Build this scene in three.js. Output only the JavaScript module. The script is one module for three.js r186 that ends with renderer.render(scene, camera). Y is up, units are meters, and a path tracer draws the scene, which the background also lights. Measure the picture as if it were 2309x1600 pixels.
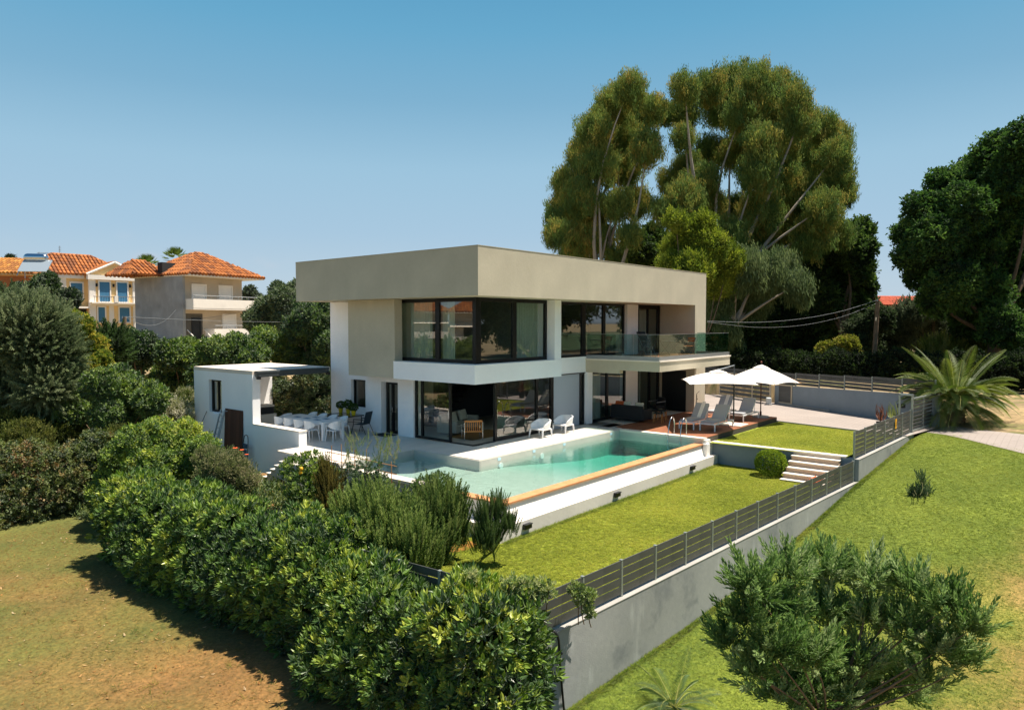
import * as THREE from 'three';
import { mergeGeometries } from 'three/addons/utils/BufferGeometryUtils.js';
import { RoundedBoxGeometry } from 'three/addons/geometries/RoundedBoxGeometry.js';
import { ImprovedNoise } from 'three/addons/math/ImprovedNoise.js';

// ---------- camera, sky, sun, exposure ----------
const scene = new THREE.Scene();
const EYE = new THREE.Vector3(0, 4.7, 0);
const FOCAL = 1597, PW = 2309, PH = 1600, YAW = 50.23 * Math.PI / 180, PITCH = Math.atan(71 / FOCAL);
const camera = new THREE.PerspectiveCamera(2 * Math.atan(800 / FOCAL) * 180 / Math.PI, PW / PH, 0.1, 3000);
camera.position.copy(EYE);
camera.rotation.set(-PITCH, -YAW, 0, 'YXZ');
scene.add(camera);
const renderer = new THREE.WebGLRenderer({ antialias: true });
renderer.toneMapping = THREE.LinearToneMapping;
const EXPOSURE = 1.9;
renderer.toneMappingExposure = EXPOSURE;
renderer.shadowMap.enabled = true;

const SUNDIR = new THREE.Vector3(0.286, 1, 0.24).normalize();
const hex = (h) => new THREE.Color(h);
function makeSky() {
  const W = 1024, H = 512, d = new Float32Array(W * H * 4), n = new ImprovedNoise();
  const stops = [[0, '#bfd0dd'], [3, '#bbd0df'], [7, '#a9c8df'], [12, '#9dc4dd'], [17, '#80b2d1'], [22, '#69a9cd'], [28, '#5399c2'], [45, '#2f6ca0'], [90, '#255888']].map(([e, c]) => [e, hex(c)]);
  const c = new THREE.Color(), cl = hex('#e6d6d8');
  for (let j = 0; j < H; j++) {
    const e = ((j + 0.5) / H - 0.5) * 180;
    let k = 0; const ee = Math.max(e, 0);
    while (k < stops.length - 2 && stops[k + 1][0] < ee) k++;
    const t = Math.min(1, (ee - stops[k][0]) / (stops[k + 1][0] - stops[k][0]));
    for (let i = 0; i < W; i++) {
      const a = (i + 0.5) / W * Math.PI * 2;
      c.copy(stops[k][1]).lerp(stops[k + 1][1], t);
      if (e < 0) c.setRGB(0.2, 0.2, 0.15);
      else if (e < 8) {        // small puffs of far cloud low over the horizon, all round
        const v = n.noise(Math.cos(a) * 9, Math.sin(a) * 9, e * 1.1) * 0.6 + n.noise(Math.cos(a) * 26, Math.sin(a) * 26, e * 2.6) * 0.4;
        const w = Math.max(0, v - 0.33) * 2 * Math.max(0, 1 - Math.abs(e - 4) / 3);
        c.lerp(cl, Math.min(0.6, w));
      }
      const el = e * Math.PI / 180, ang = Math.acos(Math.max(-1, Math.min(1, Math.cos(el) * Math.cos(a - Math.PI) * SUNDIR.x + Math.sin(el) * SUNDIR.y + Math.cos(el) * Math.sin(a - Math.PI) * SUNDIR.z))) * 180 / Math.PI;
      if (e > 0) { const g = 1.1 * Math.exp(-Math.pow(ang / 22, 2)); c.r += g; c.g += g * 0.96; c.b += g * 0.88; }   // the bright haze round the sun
      const o = (j * W + i) * 4;
      d[o] = c.r / EXPOSURE; d[o + 1] = c.g / EXPOSURE; d[o + 2] = c.b / EXPOSURE; d[o + 3] = 1;
    }
  }
  const t = new THREE.DataTexture(d, W, H, THREE.RGBAFormat, THREE.FloatType);
  t.mapping = THREE.EquirectangularReflectionMapping; t.magFilter = THREE.LinearFilter; t.needsUpdate = true;
  return t;
}
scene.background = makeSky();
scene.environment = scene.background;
scene.environmentIntensity = 1;
scene.backgroundIntensity = 1;

const sun = new THREE.DirectionalLight(new THREE.Color(1, 0.9, 0.77), 5);
sun.position.copy(SUNDIR).multiplyScalar(120).add(new THREE.Vector3(30, 0, -20));
sun.target.position.set(30, 0, -20);
sun.castShadow = true; sun.shadow.radius = 1; sun.shadow.mapSize.set(4096, 4096);
Object.assign(sun.shadow.camera, { left: -90, right: 90, top: 90, bottom: -90, near: 1, far: 320 });
scene.add(sun, sun.target);

// ---------- helpers ----------
let seed = 7;
const rnd = () => { seed = (seed * 1664525 + 1013904223) >>> 0; return seed / 4294967296; };
const rr = (a, b) => a + (b - a) * rnd();
const V = (x, y, z) => new THREE.Vector3(x, y, z);
// a point of the place, measured in the photograph: pixel and distance along the view
const FWD = V(Math.sin(YAW) * Math.cos(PITCH), -Math.sin(PITCH), -Math.cos(YAW) * Math.cos(PITCH));
const RGT = V(Math.cos(YAW), 0, Math.sin(YAW)), UPV = RGT.clone().cross(FWD);
const at = (px, py, depth) => EYE.clone().addScaledVector(FWD, depth).addScaledVector(RGT, (px - PW / 2) / FOCAL * depth).addScaledVector(UPV, -(py - PH / 2) / FOCAL * depth);
const onY = (px, py, y) => { const d = at(px, py, 1).sub(EYE); return EYE.clone().addScaledVector(d, (y - EYE.y) / d.y); };

const used = {};
function numbered(n) { const k = used[n] = (used[n] ?? -1) + 1; return k ? `${n}_${String(k).padStart(3, '0')}` : n; }
function tag(o, label, category, group, kind) {
  if (label) o.userData.label = label;
  if (category) o.userData.category = category;
  if (group) o.userData.group = group;
  if (kind) o.userData.kind = kind;
  return o;
}
function thing(name, label, category, pos = [0, 0, 0], turn = 0, group) {
  const o = new THREE.Group(); o.name = numbered(name); o.position.set(...pos); o.rotation.y = turn;
  scene.add(o); return tag(o, label, category, group);
}
// uv in metres from position and normal, so that textures keep their real size
function metreUV(g) {
  if (g.index) g = g.toNonIndexed();
  const p = g.attributes.position, uv = new Float32Array(p.count * 2);
  const a = V(), b = V(), c = V(), n = V();
  for (let i = 0; i < p.count; i += 3) {
    a.fromBufferAttribute(p, i); b.fromBufferAttribute(p, i + 1); c.fromBufferAttribute(p, i + 2);
    n.copy(b).sub(a).cross(c.clone().sub(a));
    const x = Math.abs(n.x), y = Math.abs(n.y), z = Math.abs(n.z);
    [a, b, c].forEach((q, k) => {
      uv[(i + k) * 2] = y >= x && y >= z ? q.x : x >= z ? q.z : q.x;
      uv[(i + k) * 2 + 1] = y >= x && y >= z ? q.z : q.y;
    });
  }
  g.setAttribute('uv', new THREE.BufferAttribute(uv, 2));
  return g;
}
const clean = (g) => { for (const k of Object.keys(g.attributes)) if (!['position', 'normal', 'uv'].includes(k)) g.deleteAttribute(k); return g; };
function join(gs) {
  gs = (Array.isArray(gs) ? gs : [gs]).map((g) => { g = g.index ? g.toNonIndexed() : g; if (!g.attributes.normal) g.computeVertexNormals(); if (!g.attributes.uv) metreUV(g); return clean(g); });
  return gs.length > 1 ? mergeGeometries(gs) : gs[0];
}
function mesh(name, gs, m, parent, metres = true) {
  let g = join(gs); if (metres) g = metreUV(g);
  const o = new THREE.Mesh(g, m); o.castShadow = o.receiveShadow = true;
  if (parent) { o.name = name; parent.add(o); } else { o.name = numbered(name); scene.add(o); }
  return o;
}
const part = mesh;
const structure = (name, gs, m) => { const o = mesh(name, gs, m); o.userData.kind = 'structure'; return o; };
// box by its limits
const box = (x0, x1, y0, y1, z0, z1) => new THREE.BoxGeometry(Math.abs(x1 - x0), Math.abs(y1 - y0), Math.abs(z1 - z0)).translate((x0 + x1) / 2, (y0 + y1) / 2, (z0 + z1) / 2);
const rbox = (x0, x1, y0, y1, z0, z1, r = 0.012, s = 1) => new RoundedBoxGeometry(Math.abs(x1 - x0), Math.abs(y1 - y0), Math.abs(z1 - z0), s, r).translate((x0 + x1) / 2, (y0 + y1) / 2, (z0 + z1) / 2);
const cyl = (r0, r1, h, n = 12) => new THREE.CylinderGeometry(r1, r0, h, n).translate(0, h / 2, 0);
function rod(a, b, r0, r1 = r0, n = 8) {
  const d = b.clone().sub(a), g = cyl(r0, r1, d.length(), n);
  g.applyQuaternion(new THREE.Quaternion().setFromUnitVectors(V(0, 1, 0), d.normalize()));
  return g.translate(a.x, a.y, a.z);
}
const tube = (pts, r, n = 8, seg = 24) => new THREE.TubeGeometry(new THREE.CatmullRomCurve3(pts), seg, r, n);
// a wall slab along a plan line with sloping foot and top
function slab(pts, thick, foot, top) {
  const pos = [];
  const quad = (a, b, c, d) => pos.push(...a, ...b, ...c, ...a, ...c, ...d);
  for (let i = 0; i + 1 < pts.length; i++) {
    const [x0, z0] = pts[i], [x1, z1] = pts[i + 1], l = Math.hypot(x1 - x0, z1 - z0), nx = -(z1 - z0) / l * thick / 2, nz = (x1 - x0) / l * thick / 2;
    const f0 = foot(i), f1 = foot(i + 1), t0 = top(i), t1 = top(i + 1);
    const A = [x0 + nx, f0, z0 + nz], B = [x1 + nx, f1, z1 + nz], C = [x1 + nx, t1, z1 + nz], D = [x0 + nx, t0, z0 + nz];
    const E = [x0 - nx, f0, z0 - nz], F = [x1 - nx, f1, z1 - nz], G = [x1 - nx, t1, z1 - nz], H = [x0 - nx, t0, z0 - nz];
    quad(A, B, C, D); quad(F, E, H, G); quad(D, C, G, H); quad(E, F, B, A);
    if (i === 0) quad(E, A, D, H); if (i + 2 === pts.length) quad(B, F, G, C);
  }
  const g = new THREE.BufferGeometry(); g.setAttribute('position', new THREE.Float32BufferAttribute(pos, 3)); g.computeVertexNormals();
  return metreUV(g);
}

// ---------- textures ----------
function tileNoise(seedN, period) {   // smooth noise that repeats
  let s = seedN; const r = () => { s = (s * 16807 + 11) % 2147483647; return s / 2147483647; };
  const g = Array.from({ length: period * period }, r);
  return (x, y) => {
    const X = Math.floor(x), Y = Math.floor(y), u = x - X, v = y - Y, f = (t) => t * t * (3 - 2 * t);
    const q = (i, j) => g[((j % period) + period) % period * period + ((i % period) + period) % period];
    const a = q(X, Y) + (q(X + 1, Y) - q(X, Y)) * f(u), b = q(X, Y + 1) + (q(X + 1, Y + 1) - q(X, Y + 1)) * f(u);
    return a + (b - a) * f(v);
  };
}
function fractal(s, base, oct) {
  const ns = Array.from({ length: oct }, (_, k) => tileNoise(s * 31 + k * 7 + 3, base << k));
  return (u, v) => { let t = 0, w = 0.5, sum = 0; for (let k = 0; k < oct; k++) { t += w * ns[k](u * (base << k), v * (base << k)); sum += w; w *= 0.55; } return t / sum; };
}
function texture(size, metres, fn, srgb = true) {
  const d = new Uint8Array(size * size * 4);
  for (let j = 0; j < size; j++) for (let i = 0; i < size; i++) {
    const c = fn(i / size, j / size), o = (j * size + i) * 4;
    for (let k = 0; k < 3; k++) d[o + k] = Math.max(0, Math.min(255, (Array.isArray(c) ? c[k] : c) * 255));
    d[o + 3] = 255;
  }
  const t = new THREE.DataTexture(d, size, size); t.wrapS = t.wrapT = THREE.RepeatWrapping; t.magFilter = THREE.LinearFilter;
  t.minFilter = THREE.LinearMipmapLinearFilter; t.generateMipmaps = true;
  if (srgb) t.colorSpace = THREE.SRGBColorSpace; t.repeat.set(1 / metres, 1 / metres); t.needsUpdate = true;
  return t;
}
const mixc = (a, b, t) => { t = Math.max(0, Math.min(1, t)); return [a[0] + (b[0] - a[0]) * t, a[1] + (b[1] - a[1]) * t, a[2] + (b[2] - a[2]) * t]; };
const rgb = (h) => [parseInt(h.slice(1, 3), 16) / 255, parseInt(h.slice(3, 5), 16) / 255, parseInt(h.slice(5, 7), 16) / 255];
const std = (o) => new THREE.MeshStandardMaterial(o), phys = (o) => new THREE.MeshPhysicalMaterial(o);

const nA = fractal(1, 4, 6), nB = fractal(2, 8, 6), nC = fractal(3, 16, 5), nD = fractal(5, 3, 3), nE = fractal(9, 64, 3);
const bumpPlaster = texture(512, 1.2, (u, v) => 0.5 * nC(u, v) + 0.5 * nE(u, v), false);
function plaster(h, amount = 0.06, rough = 0.9, metres = 3.7) {
  const c = rgb(h);
  return std({ color: '#ffffff', roughness: rough, bumpMap: bumpPlaster, bumpScale: 0.004,
    map: texture(512, metres, (u, v) => { const t = 1 + amount * (nA(u, v) - 0.5) * 1.6 + amount * 0.5 * (nE(u, v) - 0.5) + amount * 1.2 * Math.max(0, nB(u, v * 0.25) - 0.5); return c.map((x) => x * t); }) });
}
const M = {
  taupe: plaster('#b6ae9a', 0.06), white: plaster('#eff0f1', 0.025), whiteWall: plaster('#eeeded', 0.04),
  stoneWhite: plaster('#dcd2c4', 0.05, 0.7, 1.7),
  frame: std({ color: '#14181b', roughness: 0.35, metalness: 0.4 }),
  darkIn: std({ color: '#26282a', roughness: 0.9 }), inWall: plaster('#9d9a94', 0.02), inFloor: plaster('#a59d92', 0.05, 0.5),
  glass: phys({ color: '#d3e2dc', roughness: 0.0, transmission: 1, thickness: 0, ior: 2.3, specularIntensity: 1 }),
  railGlass: phys({ color: '#d4e8e4', roughness: 0, transmission: 1, thickness: 0, ior: 1.5 }),
  black: std({ color: '#15171a', roughness: 0.5 }), steel: std({ color: '#c9ccd0', roughness: 0.18, metalness: 1 }),
  alu: std({ color: '#a9adb0', roughness: 0.4, metalness: 0.8 }), plasticWhite: std({ color: '#e8e8e8', roughness: 0.35 }),
  whiteMetal: std({ color: '#e2e4e6', roughness: 0.4 }), greyFabric: std({ color: '#a2a3a8', roughness: 0.95 }), canvas: phys({ color: '#f1ece4', roughness: 0.9, transmission: 0.12, thickness: 0 }),
  wood: std({ color: '#ffffff', roughness: 0.6, map: texture(256, 0.6, (u, v) => mixc(rgb('#a8692f'), rgb('#c98a46'), nC(u * 0.25, v) * 1.2)) }),
  curtain: phys({ color: '#f2f2ec', roughness: 0.95, transmission: 0.5, thickness: 0, side: THREE.DoubleSide }),
};
// in-situ wall and paving
M.terrace = std({ color: '#ffffff', roughness: 0.55, map: texture(512, 2.4, (u, v) => mixc(rgb('#c6c0b6'), rgb('#d8d2c8'), nA(u, v) * 0.8 + nE(u, v) * 0.3)) });
M.coping = std({ color: '#ffffff', roughness: 0.6, map: texture(256, 1.5, (u, v) => mixc(rgb('#b57548'), rgb('#d09a6c'), nB(u, v) * 0.9 + nE(u, v) * 0.2)) });
M.poolTile = std({ color: '#ffffff', roughness: 0.4, map: texture(256, 2, (u, v) => mixc(rgb('#aca99f'), rgb('#bfbab0'), nB(u, v))) });
M.deck = std({ color: '#ffffff', roughness: 0.65, map: texture(512, 1.4, (u, v) => mixc(rgb('#6e3d26'), rgb('#96603f'), nC(u * 0.12, v * 1.0) * 0.9 + nE(u * 0.3, v) * 0.3)) });
M.blueWall = plaster('#7d8890', 0.08);
M.concrete = std({ color: '#ffffff', roughness: 0.9, bumpMap: bumpPlaster, bumpScale: 0.003,
  map: texture(1024, 6, (u, v) => { const a = nA(u, v), b = nB(u * 1, v), s = nC(u, v * 0.25); let c = mixc(rgb('#7f8384'), rgb('#a4a6a4'), a * 0.9 + nE(u, v) * 0.25); if (b > 0.6) c = mixc(c, rgb('#62686e'), (b - 0.6) * 3.4); if (s > 0.64) c = mixc(c, rgb('#b9bcbc'), (s - 0.64) * 3); return c; }) });
M.concreteCap = std({ color: '#ffffff', roughness: 0.9, map: texture(512, 3, (u, v) => mixc(rgb('#878682'), rgb('#a8a59f'), nA(u, v) + nE(u, v) * 0.2 - 0.1)) });
M.drive = std({ color: '#ffffff', roughness: 0.85, bumpMap: bumpPlaster, bumpScale: 0.01, map: texture(1024, 5, (u, v) => { let c = mixc(rgb('#857c76'), rgb('#a0958d'), nA(u, v) * 0.8 + nE(u, v) * 0.3); const r = Math.floor(v * 20), j = Math.min(Math.abs(v * 20 - Math.round(v * 20)) * 0.25, Math.abs(u * 10 + (r % 2) * 0.5 - Math.round(u * 10 + (r % 2) * 0.5)) * 0.5) + 0.012 * nC(u, v); if (j < 0.02) c = mixc(c, rgb('#6a625c'), 0.25); return c; }) });
M.slat = std({ color: '#ffffff', roughness: 0.5, map: texture(256, 1.1, (u, v) => mixc(rgb('#3f4141'), rgb('#525351'), nB(u * 0.2, v))) });
M.post = std({ color: '#8f9692', roughness: 0.4, metalness: 0.35 });
M.lawn = std({ color: '#ffffff', roughness: 1, map: texture(1024, 7, (u, v) => { const a = nA(u, v), b = nC(u, v), d = nE(u, v); let c = mixc(rgb('#697618'), rgb('#949c2e'), a * 1.5 - 0.25 + (b - 0.5)); if (nB(u, v) > 0.62) c = mixc(c, rgb('#a39a3c'), (nB(u, v) - 0.62) * 2.5); return c.map((x) => x * (0.8 + 0.4 * d)); }) });
M.soil = std({ color: '#ffffff', roughness: 1, map: texture(512, 4, (u, v) => mixc(rgb('#5f4428'), rgb('#94703f'), nA(u, v) * 0.8 + nE(u, v) * 0.4)) });
// ---------- the villa ----------
const villa = thing('modern_villa', 'two storey modern villa with sage grey roof band and black glazed corner windows', 'house', [17.87, 0, -16.38]);
const HX = 17.87, HZ = -16.38;
function vp(name, gs, m, parent = villa) {       // part of the villa, given in the place's own coordinates
  gs = (Array.isArray(gs) ? gs : [gs]).map((g) => g.index ? g.toNonIndexed() : g);
  const g = metreUV(join(gs)); g.translate(-HX, 0, -HZ);
  const o = new THREE.Mesh(g, m); o.name = name; o.castShadow = o.receiveShadow = true; parent.add(o); return o;
}
// glazing in a plane x = c (axis 'x') or z = c (axis 'z'), from a to b, y0 to y1; bars: [position, width]
function glazing(axis, c, a, b, y0, y1, bars = [], opt = {}) {
  const { t = 0.08, d = 0.1, panes = null, name = 'window', mat = M.frame, parent = villa } = opt, lo = Math.min(a, b), hi = Math.max(a, b);
  const B = (u0, u1, v0, v1, k = 0) => axis === 'z' ? box(u0, u1, v0, v1, c - d / 2 + k, c + d / 2 - k) : box(c - d / 2 + k, c + d / 2 - k, v0, v1, u0, u1);
  const gs = [B(lo, hi, y0, y0 + t), B(lo, hi, y1 - t, y1), B(lo, lo + t, y0 + t, y1 - t), B(hi - t, hi, y0 + t, y1 - t)];
  for (const [p, w] of bars) gs.push(B(p - w / 2, p + w / 2, y0 + t, y1 - t));
  const f = vp(name, gs, mat, parent);
  const edges = [lo + t, ...bars.flatMap(([p, w]) => [p - w / 2, p + w / 2]).sort((p, q) => p - q), hi - t];
  for (let i = 0; i < edges.length; i += 2) {
    if (panes && !panes.includes(i / 2)) continue;
    const g = axis === 'z' ? new THREE.PlaneGeometry(edges[i + 1] - edges[i], y1 - y0 - 2 * t).translate((edges[i] + edges[i + 1]) / 2, (y0 + y1) / 2, c)
      : new THREE.PlaneGeometry(edges[i + 1] - edges[i], y1 - y0 - 2 * t).rotateY(-Math.PI / 2).translate(c, (y0 + y1) / 2, (edges[i] + edges[i + 1]) / 2);
    vp('pane', g, opt.glass || M.glass, f);
  }
  return f;
}
function curtain(axis, c, a, b, y0, y1, amp = 0.05, wave = 0.17, parent = villa) {
  const n = Math.ceil(Math.abs(b - a) / 0.025), g = new THREE.PlaneGeometry(1, y1 - y0, n, 1), p = g.attributes.position;
  for (let i = 0; i < p.count; i++) {
    const u = a + (p.getX(i) + 0.5) * (b - a), w = amp * Math.sin(u * 6.283 / wave + Math.sin(u * 3.1) * 1.4) + amp * 0.4 * Math.sin(u * 6.283 / wave * 2.3);
    if (axis === 'z') p.setXYZ(i, u, (y0 + y1) / 2 + p.getY(i), c + w); else p.setXYZ(i, c + w, (y0 + y1) / 2 + p.getY(i), u);
  }
  g.computeVertexNormals();
  return vp('curtain', g, M.curtain, parent);
}
{
  // roof band: parapets round a sunken flat roof, and the soffit below
  vp('roof_band', [box(17.87, 35.98, 5.66, 7.35, -16.63, -16.38), box(17.87, 18.12, 5.66, 7.35, -27.2, -16.63), box(35.73, 35.98, 5.66, 7.35, -27.2, -16.63), box(18.12, 35.73, 5.66, 7.35, -27.2, -26.95)], M.taupe);
  vp('parapet_cap', [box(17.86, 35.99, 7.35, 7.375, -16.64, -16.37), box(17.86, 18.13, 7.35, 7.375, -27.21, -16.64), box(35.72, 35.99, 7.35, 7.375, -27.21, -16.64), box(18.13, 35.72, 7.35, 7.375, -27.21, -26.94)], plaster('#a59c86', 0.05));
  vp('roof_slab', box(18.12, 35.73, 5.67, 6.7, -26.95, -16.63), M.taupe);
  vp('side_wall', [box(34.68, 35.98, 0, 5.66, -16.85, -16.38), box(34.68, 35.98, 2.35, 5.66, -18.42, -16.85), box(34.68, 35.98, 2.2, 2.35, -18.42, -16.85), box(35.3, 35.98, 0, 2.2, -18.42, -16.85), box(34.68, 35.3, 0, 2.2, -18.42, -18.3), box(34.9, 35.98, 0, 5.66, -27.0, -18.42)], M.taupe);
  // white masonry
  vp('wall', [
    // left wall, ground floor, with window and door openings
    box(19.65, 20.0, 0, 2.5, -27.0, -25.72), box(19.65, 20.0, 2.22, 2.5, -25.72, -24.71), box(19.65, 20.0, 0, 1.0, -25.72, -24.71),
    box(19.65, 20.0, 0, 2.5, -24.71, -23.66), box(19.65, 20.0, 2.22, 2.5, -23.66, -22.58), box(19.65, 20.15, 0, 2.5, -22.58, -21.62),
    // upper floor, left
    box(19.65, 20.0, 2.5, 5.66, -27.0, -24.6), box(19.65, 34.9, 0, 5.66, -27.2, -27.0),
  ], M.whiteWall);
  vp('wall_reveal', [box(20.0, 20.12, 0, 2.5, -23.66, -23.56)], M.whiteWall);
  vp('upper_volume', [box(18.7, 19.7, 2.51, 5.66, -24.63, -22.0), box(18.7, 19.1, 2.51, 5.66, -22.0, -21.66), box(19.7, 20.0, 2.5, 5.66, -24.6, -22.0)], M.taupe);
  vp('bay_slab', [box(18.63, 23.95, 2.5, 3.18, -21.45, -17.25), box(18.63, 19.6, 2.5, 3.18, -21.66, -21.45), box(23.95, 27.6, 2.44, 3.15, -19.2, -18.42), box(19.6, 23.95, 2.5, 3.1, -22, -21.45)], M.white);
  vp('sill', [box(18.62, 23.96, 3.18, 3.2, -17.7, -17.24), box(18.62, 19.2, 3.18, 3.2, -21.66, -17.7), box(23.96, 27.5, 3.15, 3.17, -18.5, -18.41)], M.white);
  vp('bay_post', box(23.5, 23.95, 3.2, 5.66, -18.42, -17.27), M.white);
  vp('floor_slab', [box(20.0, 34.9, 2.5, 3.05, -27, -21.66), box(23.95, 34.9, 2.55, 3.05, -21.66, -19.2)], M.inWall);
  vp('inner_floor', [box(20.05, 34.6, 3.05, 3.1, -26.9, -18.5), box(19.3, 23.9, 3.1, 3.13, -22, -17.8), box(19.9, 34.6, 0.005, 0.03, -26.9, -18.5)], M.inFloor);
  vp('inner_wall', [box(24.0, 24.12, 3.1, 5.66, -26, -18.6), box(20, 34, 3.1, 5.66, -24.1, -24), box(30.9, 31.05, 3.1, 5.66, -24, -18.6), box(28.3, 28.42, 0, 2.5, -24, -18.6), box(31.2, 31.3, 0, 2.5, -24, -18.6)], M.inWall);
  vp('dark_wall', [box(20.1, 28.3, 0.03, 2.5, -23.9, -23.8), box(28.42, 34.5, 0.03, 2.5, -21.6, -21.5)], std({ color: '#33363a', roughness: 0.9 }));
  // upper floor glazing: corner bay, then the set-back windows and the balcony door
  glazing('x', 19.22, -22.0, -17.72, 3.2, 5.66, [[-19.72, 0.22]], { t: 0.14 });
  glazing('z', -17.72, 19.3, 23.5, 3.2, 5.66, [[21.4, 0.24]], { t: 0.14 });
  vp('corner_post', box(19.13, 19.3, 3.2, 5.66, -17.8, -17.65), M.frame);
  curtain('x', 19.5, -21.6, -20.35, 3.24, 5.55); curtain('x', 19.5, -19.75, -19.1, 3.24, 5.55);
  curtain('z', -18.02, 21.65, 23.4, 3.24, 5.55);
  glazing('z', -18.46, 25.0, 30.95, 3.17, 5.66, [[27.33, 0.3], [29.07, 0.22]], { t: 0.1 });
  vp('upper_pier', [box(31.2, 32.28, 3.1, 5.66, -18.75, -18.40), box(30.95, 31.2, 3.1, 5.66, -18.75, -18.6)], M.white);
  vp('wall_upper_right', box(23.95, 25.0, 3.15, 5.66, -18.75, -18.42), M.white);
  glazing('z', -18.5, 32.28, 34.68, 3.1, 5.66, [[33.45, 0.1]], { t: 0.2, name: 'balcony_door' });
  curtain('z', -18.9, 32.7, 34.2, 3.1, 5.4);
  // ground floor
  glazing('x', 19.85, -25.72, -24.71, 1.0, 2.22, [], { t: 0.07 });
  const door = glazing('x', 19.9, -23.56, -22.58, 0.02, 2.22, [[-23.16, 0.08]], { t: 0.11, name: 'door' });
  vp('handle', [box(19.8, 19.83, 0.9, 1.15, -23.14, -23.11)], M.steel, door);
  const slide = glazing('x', 19.78, -21.62, -19.58, 0.02, 2.5, [[-21.22, 0.1]], { t: 0.09, name: 'sliding_door' });
  vp('handle', [box(19.7, 19.73, 0.95, 1.3, -19.65, -19.62)], M.steel, slide);
  const slideR = glazing('z', -18.42, 21.02, 24.85, 0.02, 2.5, [[23.75, 0.12]], { t: 0.13, name: 'sliding_door' });
  vp('handle', [box(21.1, 21.13, 0.95, 1.3, -18.36, -18.33)], M.steel, slideR);
  vp('door_track', [box(19.7, 19.86, 0.012, 0.03, -19.58, -18.34), box(19.86, 21.02, 0.012, 0.03, -18.5, -18.34)], M.frame);
  vp('grey_panel', box(24.95, 27.05, 0.02, 2.4, -18.6, -18.47), std({ color: '#a3adb8', roughness: 0.6 })); vp('door_post', box(27.45, 27.9, 0, 2.44, -18.7, -18.3), M.white); vp('ground_pier', box(31.1, 32.3, 0, 2.6, -18.75, -18.4), M.white); vp('lintel', box(24.95, 27.45, 2.4, 2.44, -18.6, -18.4), M.frame);  // first a plain grey blue panel filling the ground floor wall plane
  vp('panel_bar', box(24.86, 24.94, 0.4, 2.44, -18.45, -18.38), M.frame);  // dark upright bar beside the grey blue panel
  glazing('z', -18.5, 27.05, 27.45, 0.02, 2.44, [], { t: 0.12, name: 'door' });
  glazing('z', -18.46, 27.9, 31.1, 0.02, 2.44, [[29.4, 0.16]], { t: 0.12, name: 'sliding_door' });
  curtain('z', -18.8, 28.0, 29.4, 0.05, 2.4);
  glazing('z', -18.46, 32.3, 34.6, 0.02, 2.6, [[33.6, 0.16]], { t: 0.12, name: 'sliding_door' });
  curtain('z', -18.8, 32.35, 33.3, 0.05, 2.5, 0.05, 0.17);
  vp('dark_side_door', box(34.75, 34.79, 0.05, 2.2, -18.3, -16.9), std({ color: '#121416', roughness: 0.3 }));  // dark sheet standing in for the dark glass door opening
  // balcony: slab, coping, balustrade glass, boards
  vp('balcony_slab', [box(27.5, 35.0, 2.6, 3.02, -18.42, -14.6), box(27.51, 27.8, 2.44, 2.6, -18.42, -16.6)], M.taupe);
  vp('coping', [box(27.46, 35.04, 3.02, 3.08, -14.9, -14.56), box(27.46, 27.8, 3.02, 3.08, -18.42, -14.9), box(34.7, 35.04, 3.02, 3.08, -16.37, -14.9)], M.stoneWhite);
  vp('balustrade_rail', [box(27.5, 34.98, 3.08, 3.25, -14.72, -14.62), box(27.52, 27.62, 3.08, 3.25, -18.4, -14.72), box(34.88, 34.98, 3.08, 3.25, -16.38, -14.72)], M.alu);
  for (let i = 0; i < 15; i++) vp('balcony_board', box(27.64, 34.66, 3.1, 3.125, -18.36 + i * 0.24, -18.36 + i * 0.24 + 0.232), M.deck);
  for (let i = 0; i < 5; i++) vp('glass_panel', box(27.57 + i * 1.475, 27.57 + (i + 1) * 1.475 - 0.02, 3.25, 4.21, -14.675, -14.66), M.railGlass);
  for (let i = 0; i < 3; i++) vp('glass_panel', box(27.56, 27.575, 3.25, 4.21, -18.38 + i * 1.23, -18.38 + (i + 1) * 1.23 - 0.02), M.railGlass);
  vp('glass_panel', box(34.925, 34.94, 3.25, 4.21, -16.37, -14.7), M.railGlass);
  vp('handrail', [box(27.55, 34.95, 4.21, 4.225, -14.68, -14.655), box(27.555, 27.58, 4.21, 4.225, -18.38, -14.68), box(34.92, 34.945, 4.21, 4.225, -16.37, -14.68)], M.alu);
  // stair inside the living room
  for (let i = 0; i < 11; i++) vp('inner_stair', box(22.2 + i * 0.27, 22.5 + i * 0.27, 0.03 + i * 0.2, 0.2 + i * 0.21, -23.7, -22.8), M.black);
  vp('inner_wall_panel', box(20.3, 22.8, 0.03, 2.5, -23.79, -23.72), M.inWall);
  // small roof bits
  vp('roof_vent', [cyl(0.06, 0.06, 0.25, 10).translate(21.2, 7.2, -26.5)], M.taupe);
  vp('wall_tap', [rod(V(34.95, 0.25, -16.36), V(34.95, 1.0, -16.36), 0.012), rod(V(34.95, 1.0, -16.36), V(35.12, 1.12, -16.3), 0.012), new THREE.SphereGeometry(0.035, 8, 6).translate(34.95, 0.72, -16.34)], M.black);
  vp('television', rbox(26.9, 29.5, 4.1, 5.0, -19.6, -19.52, 0.02), M.black);
}

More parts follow.
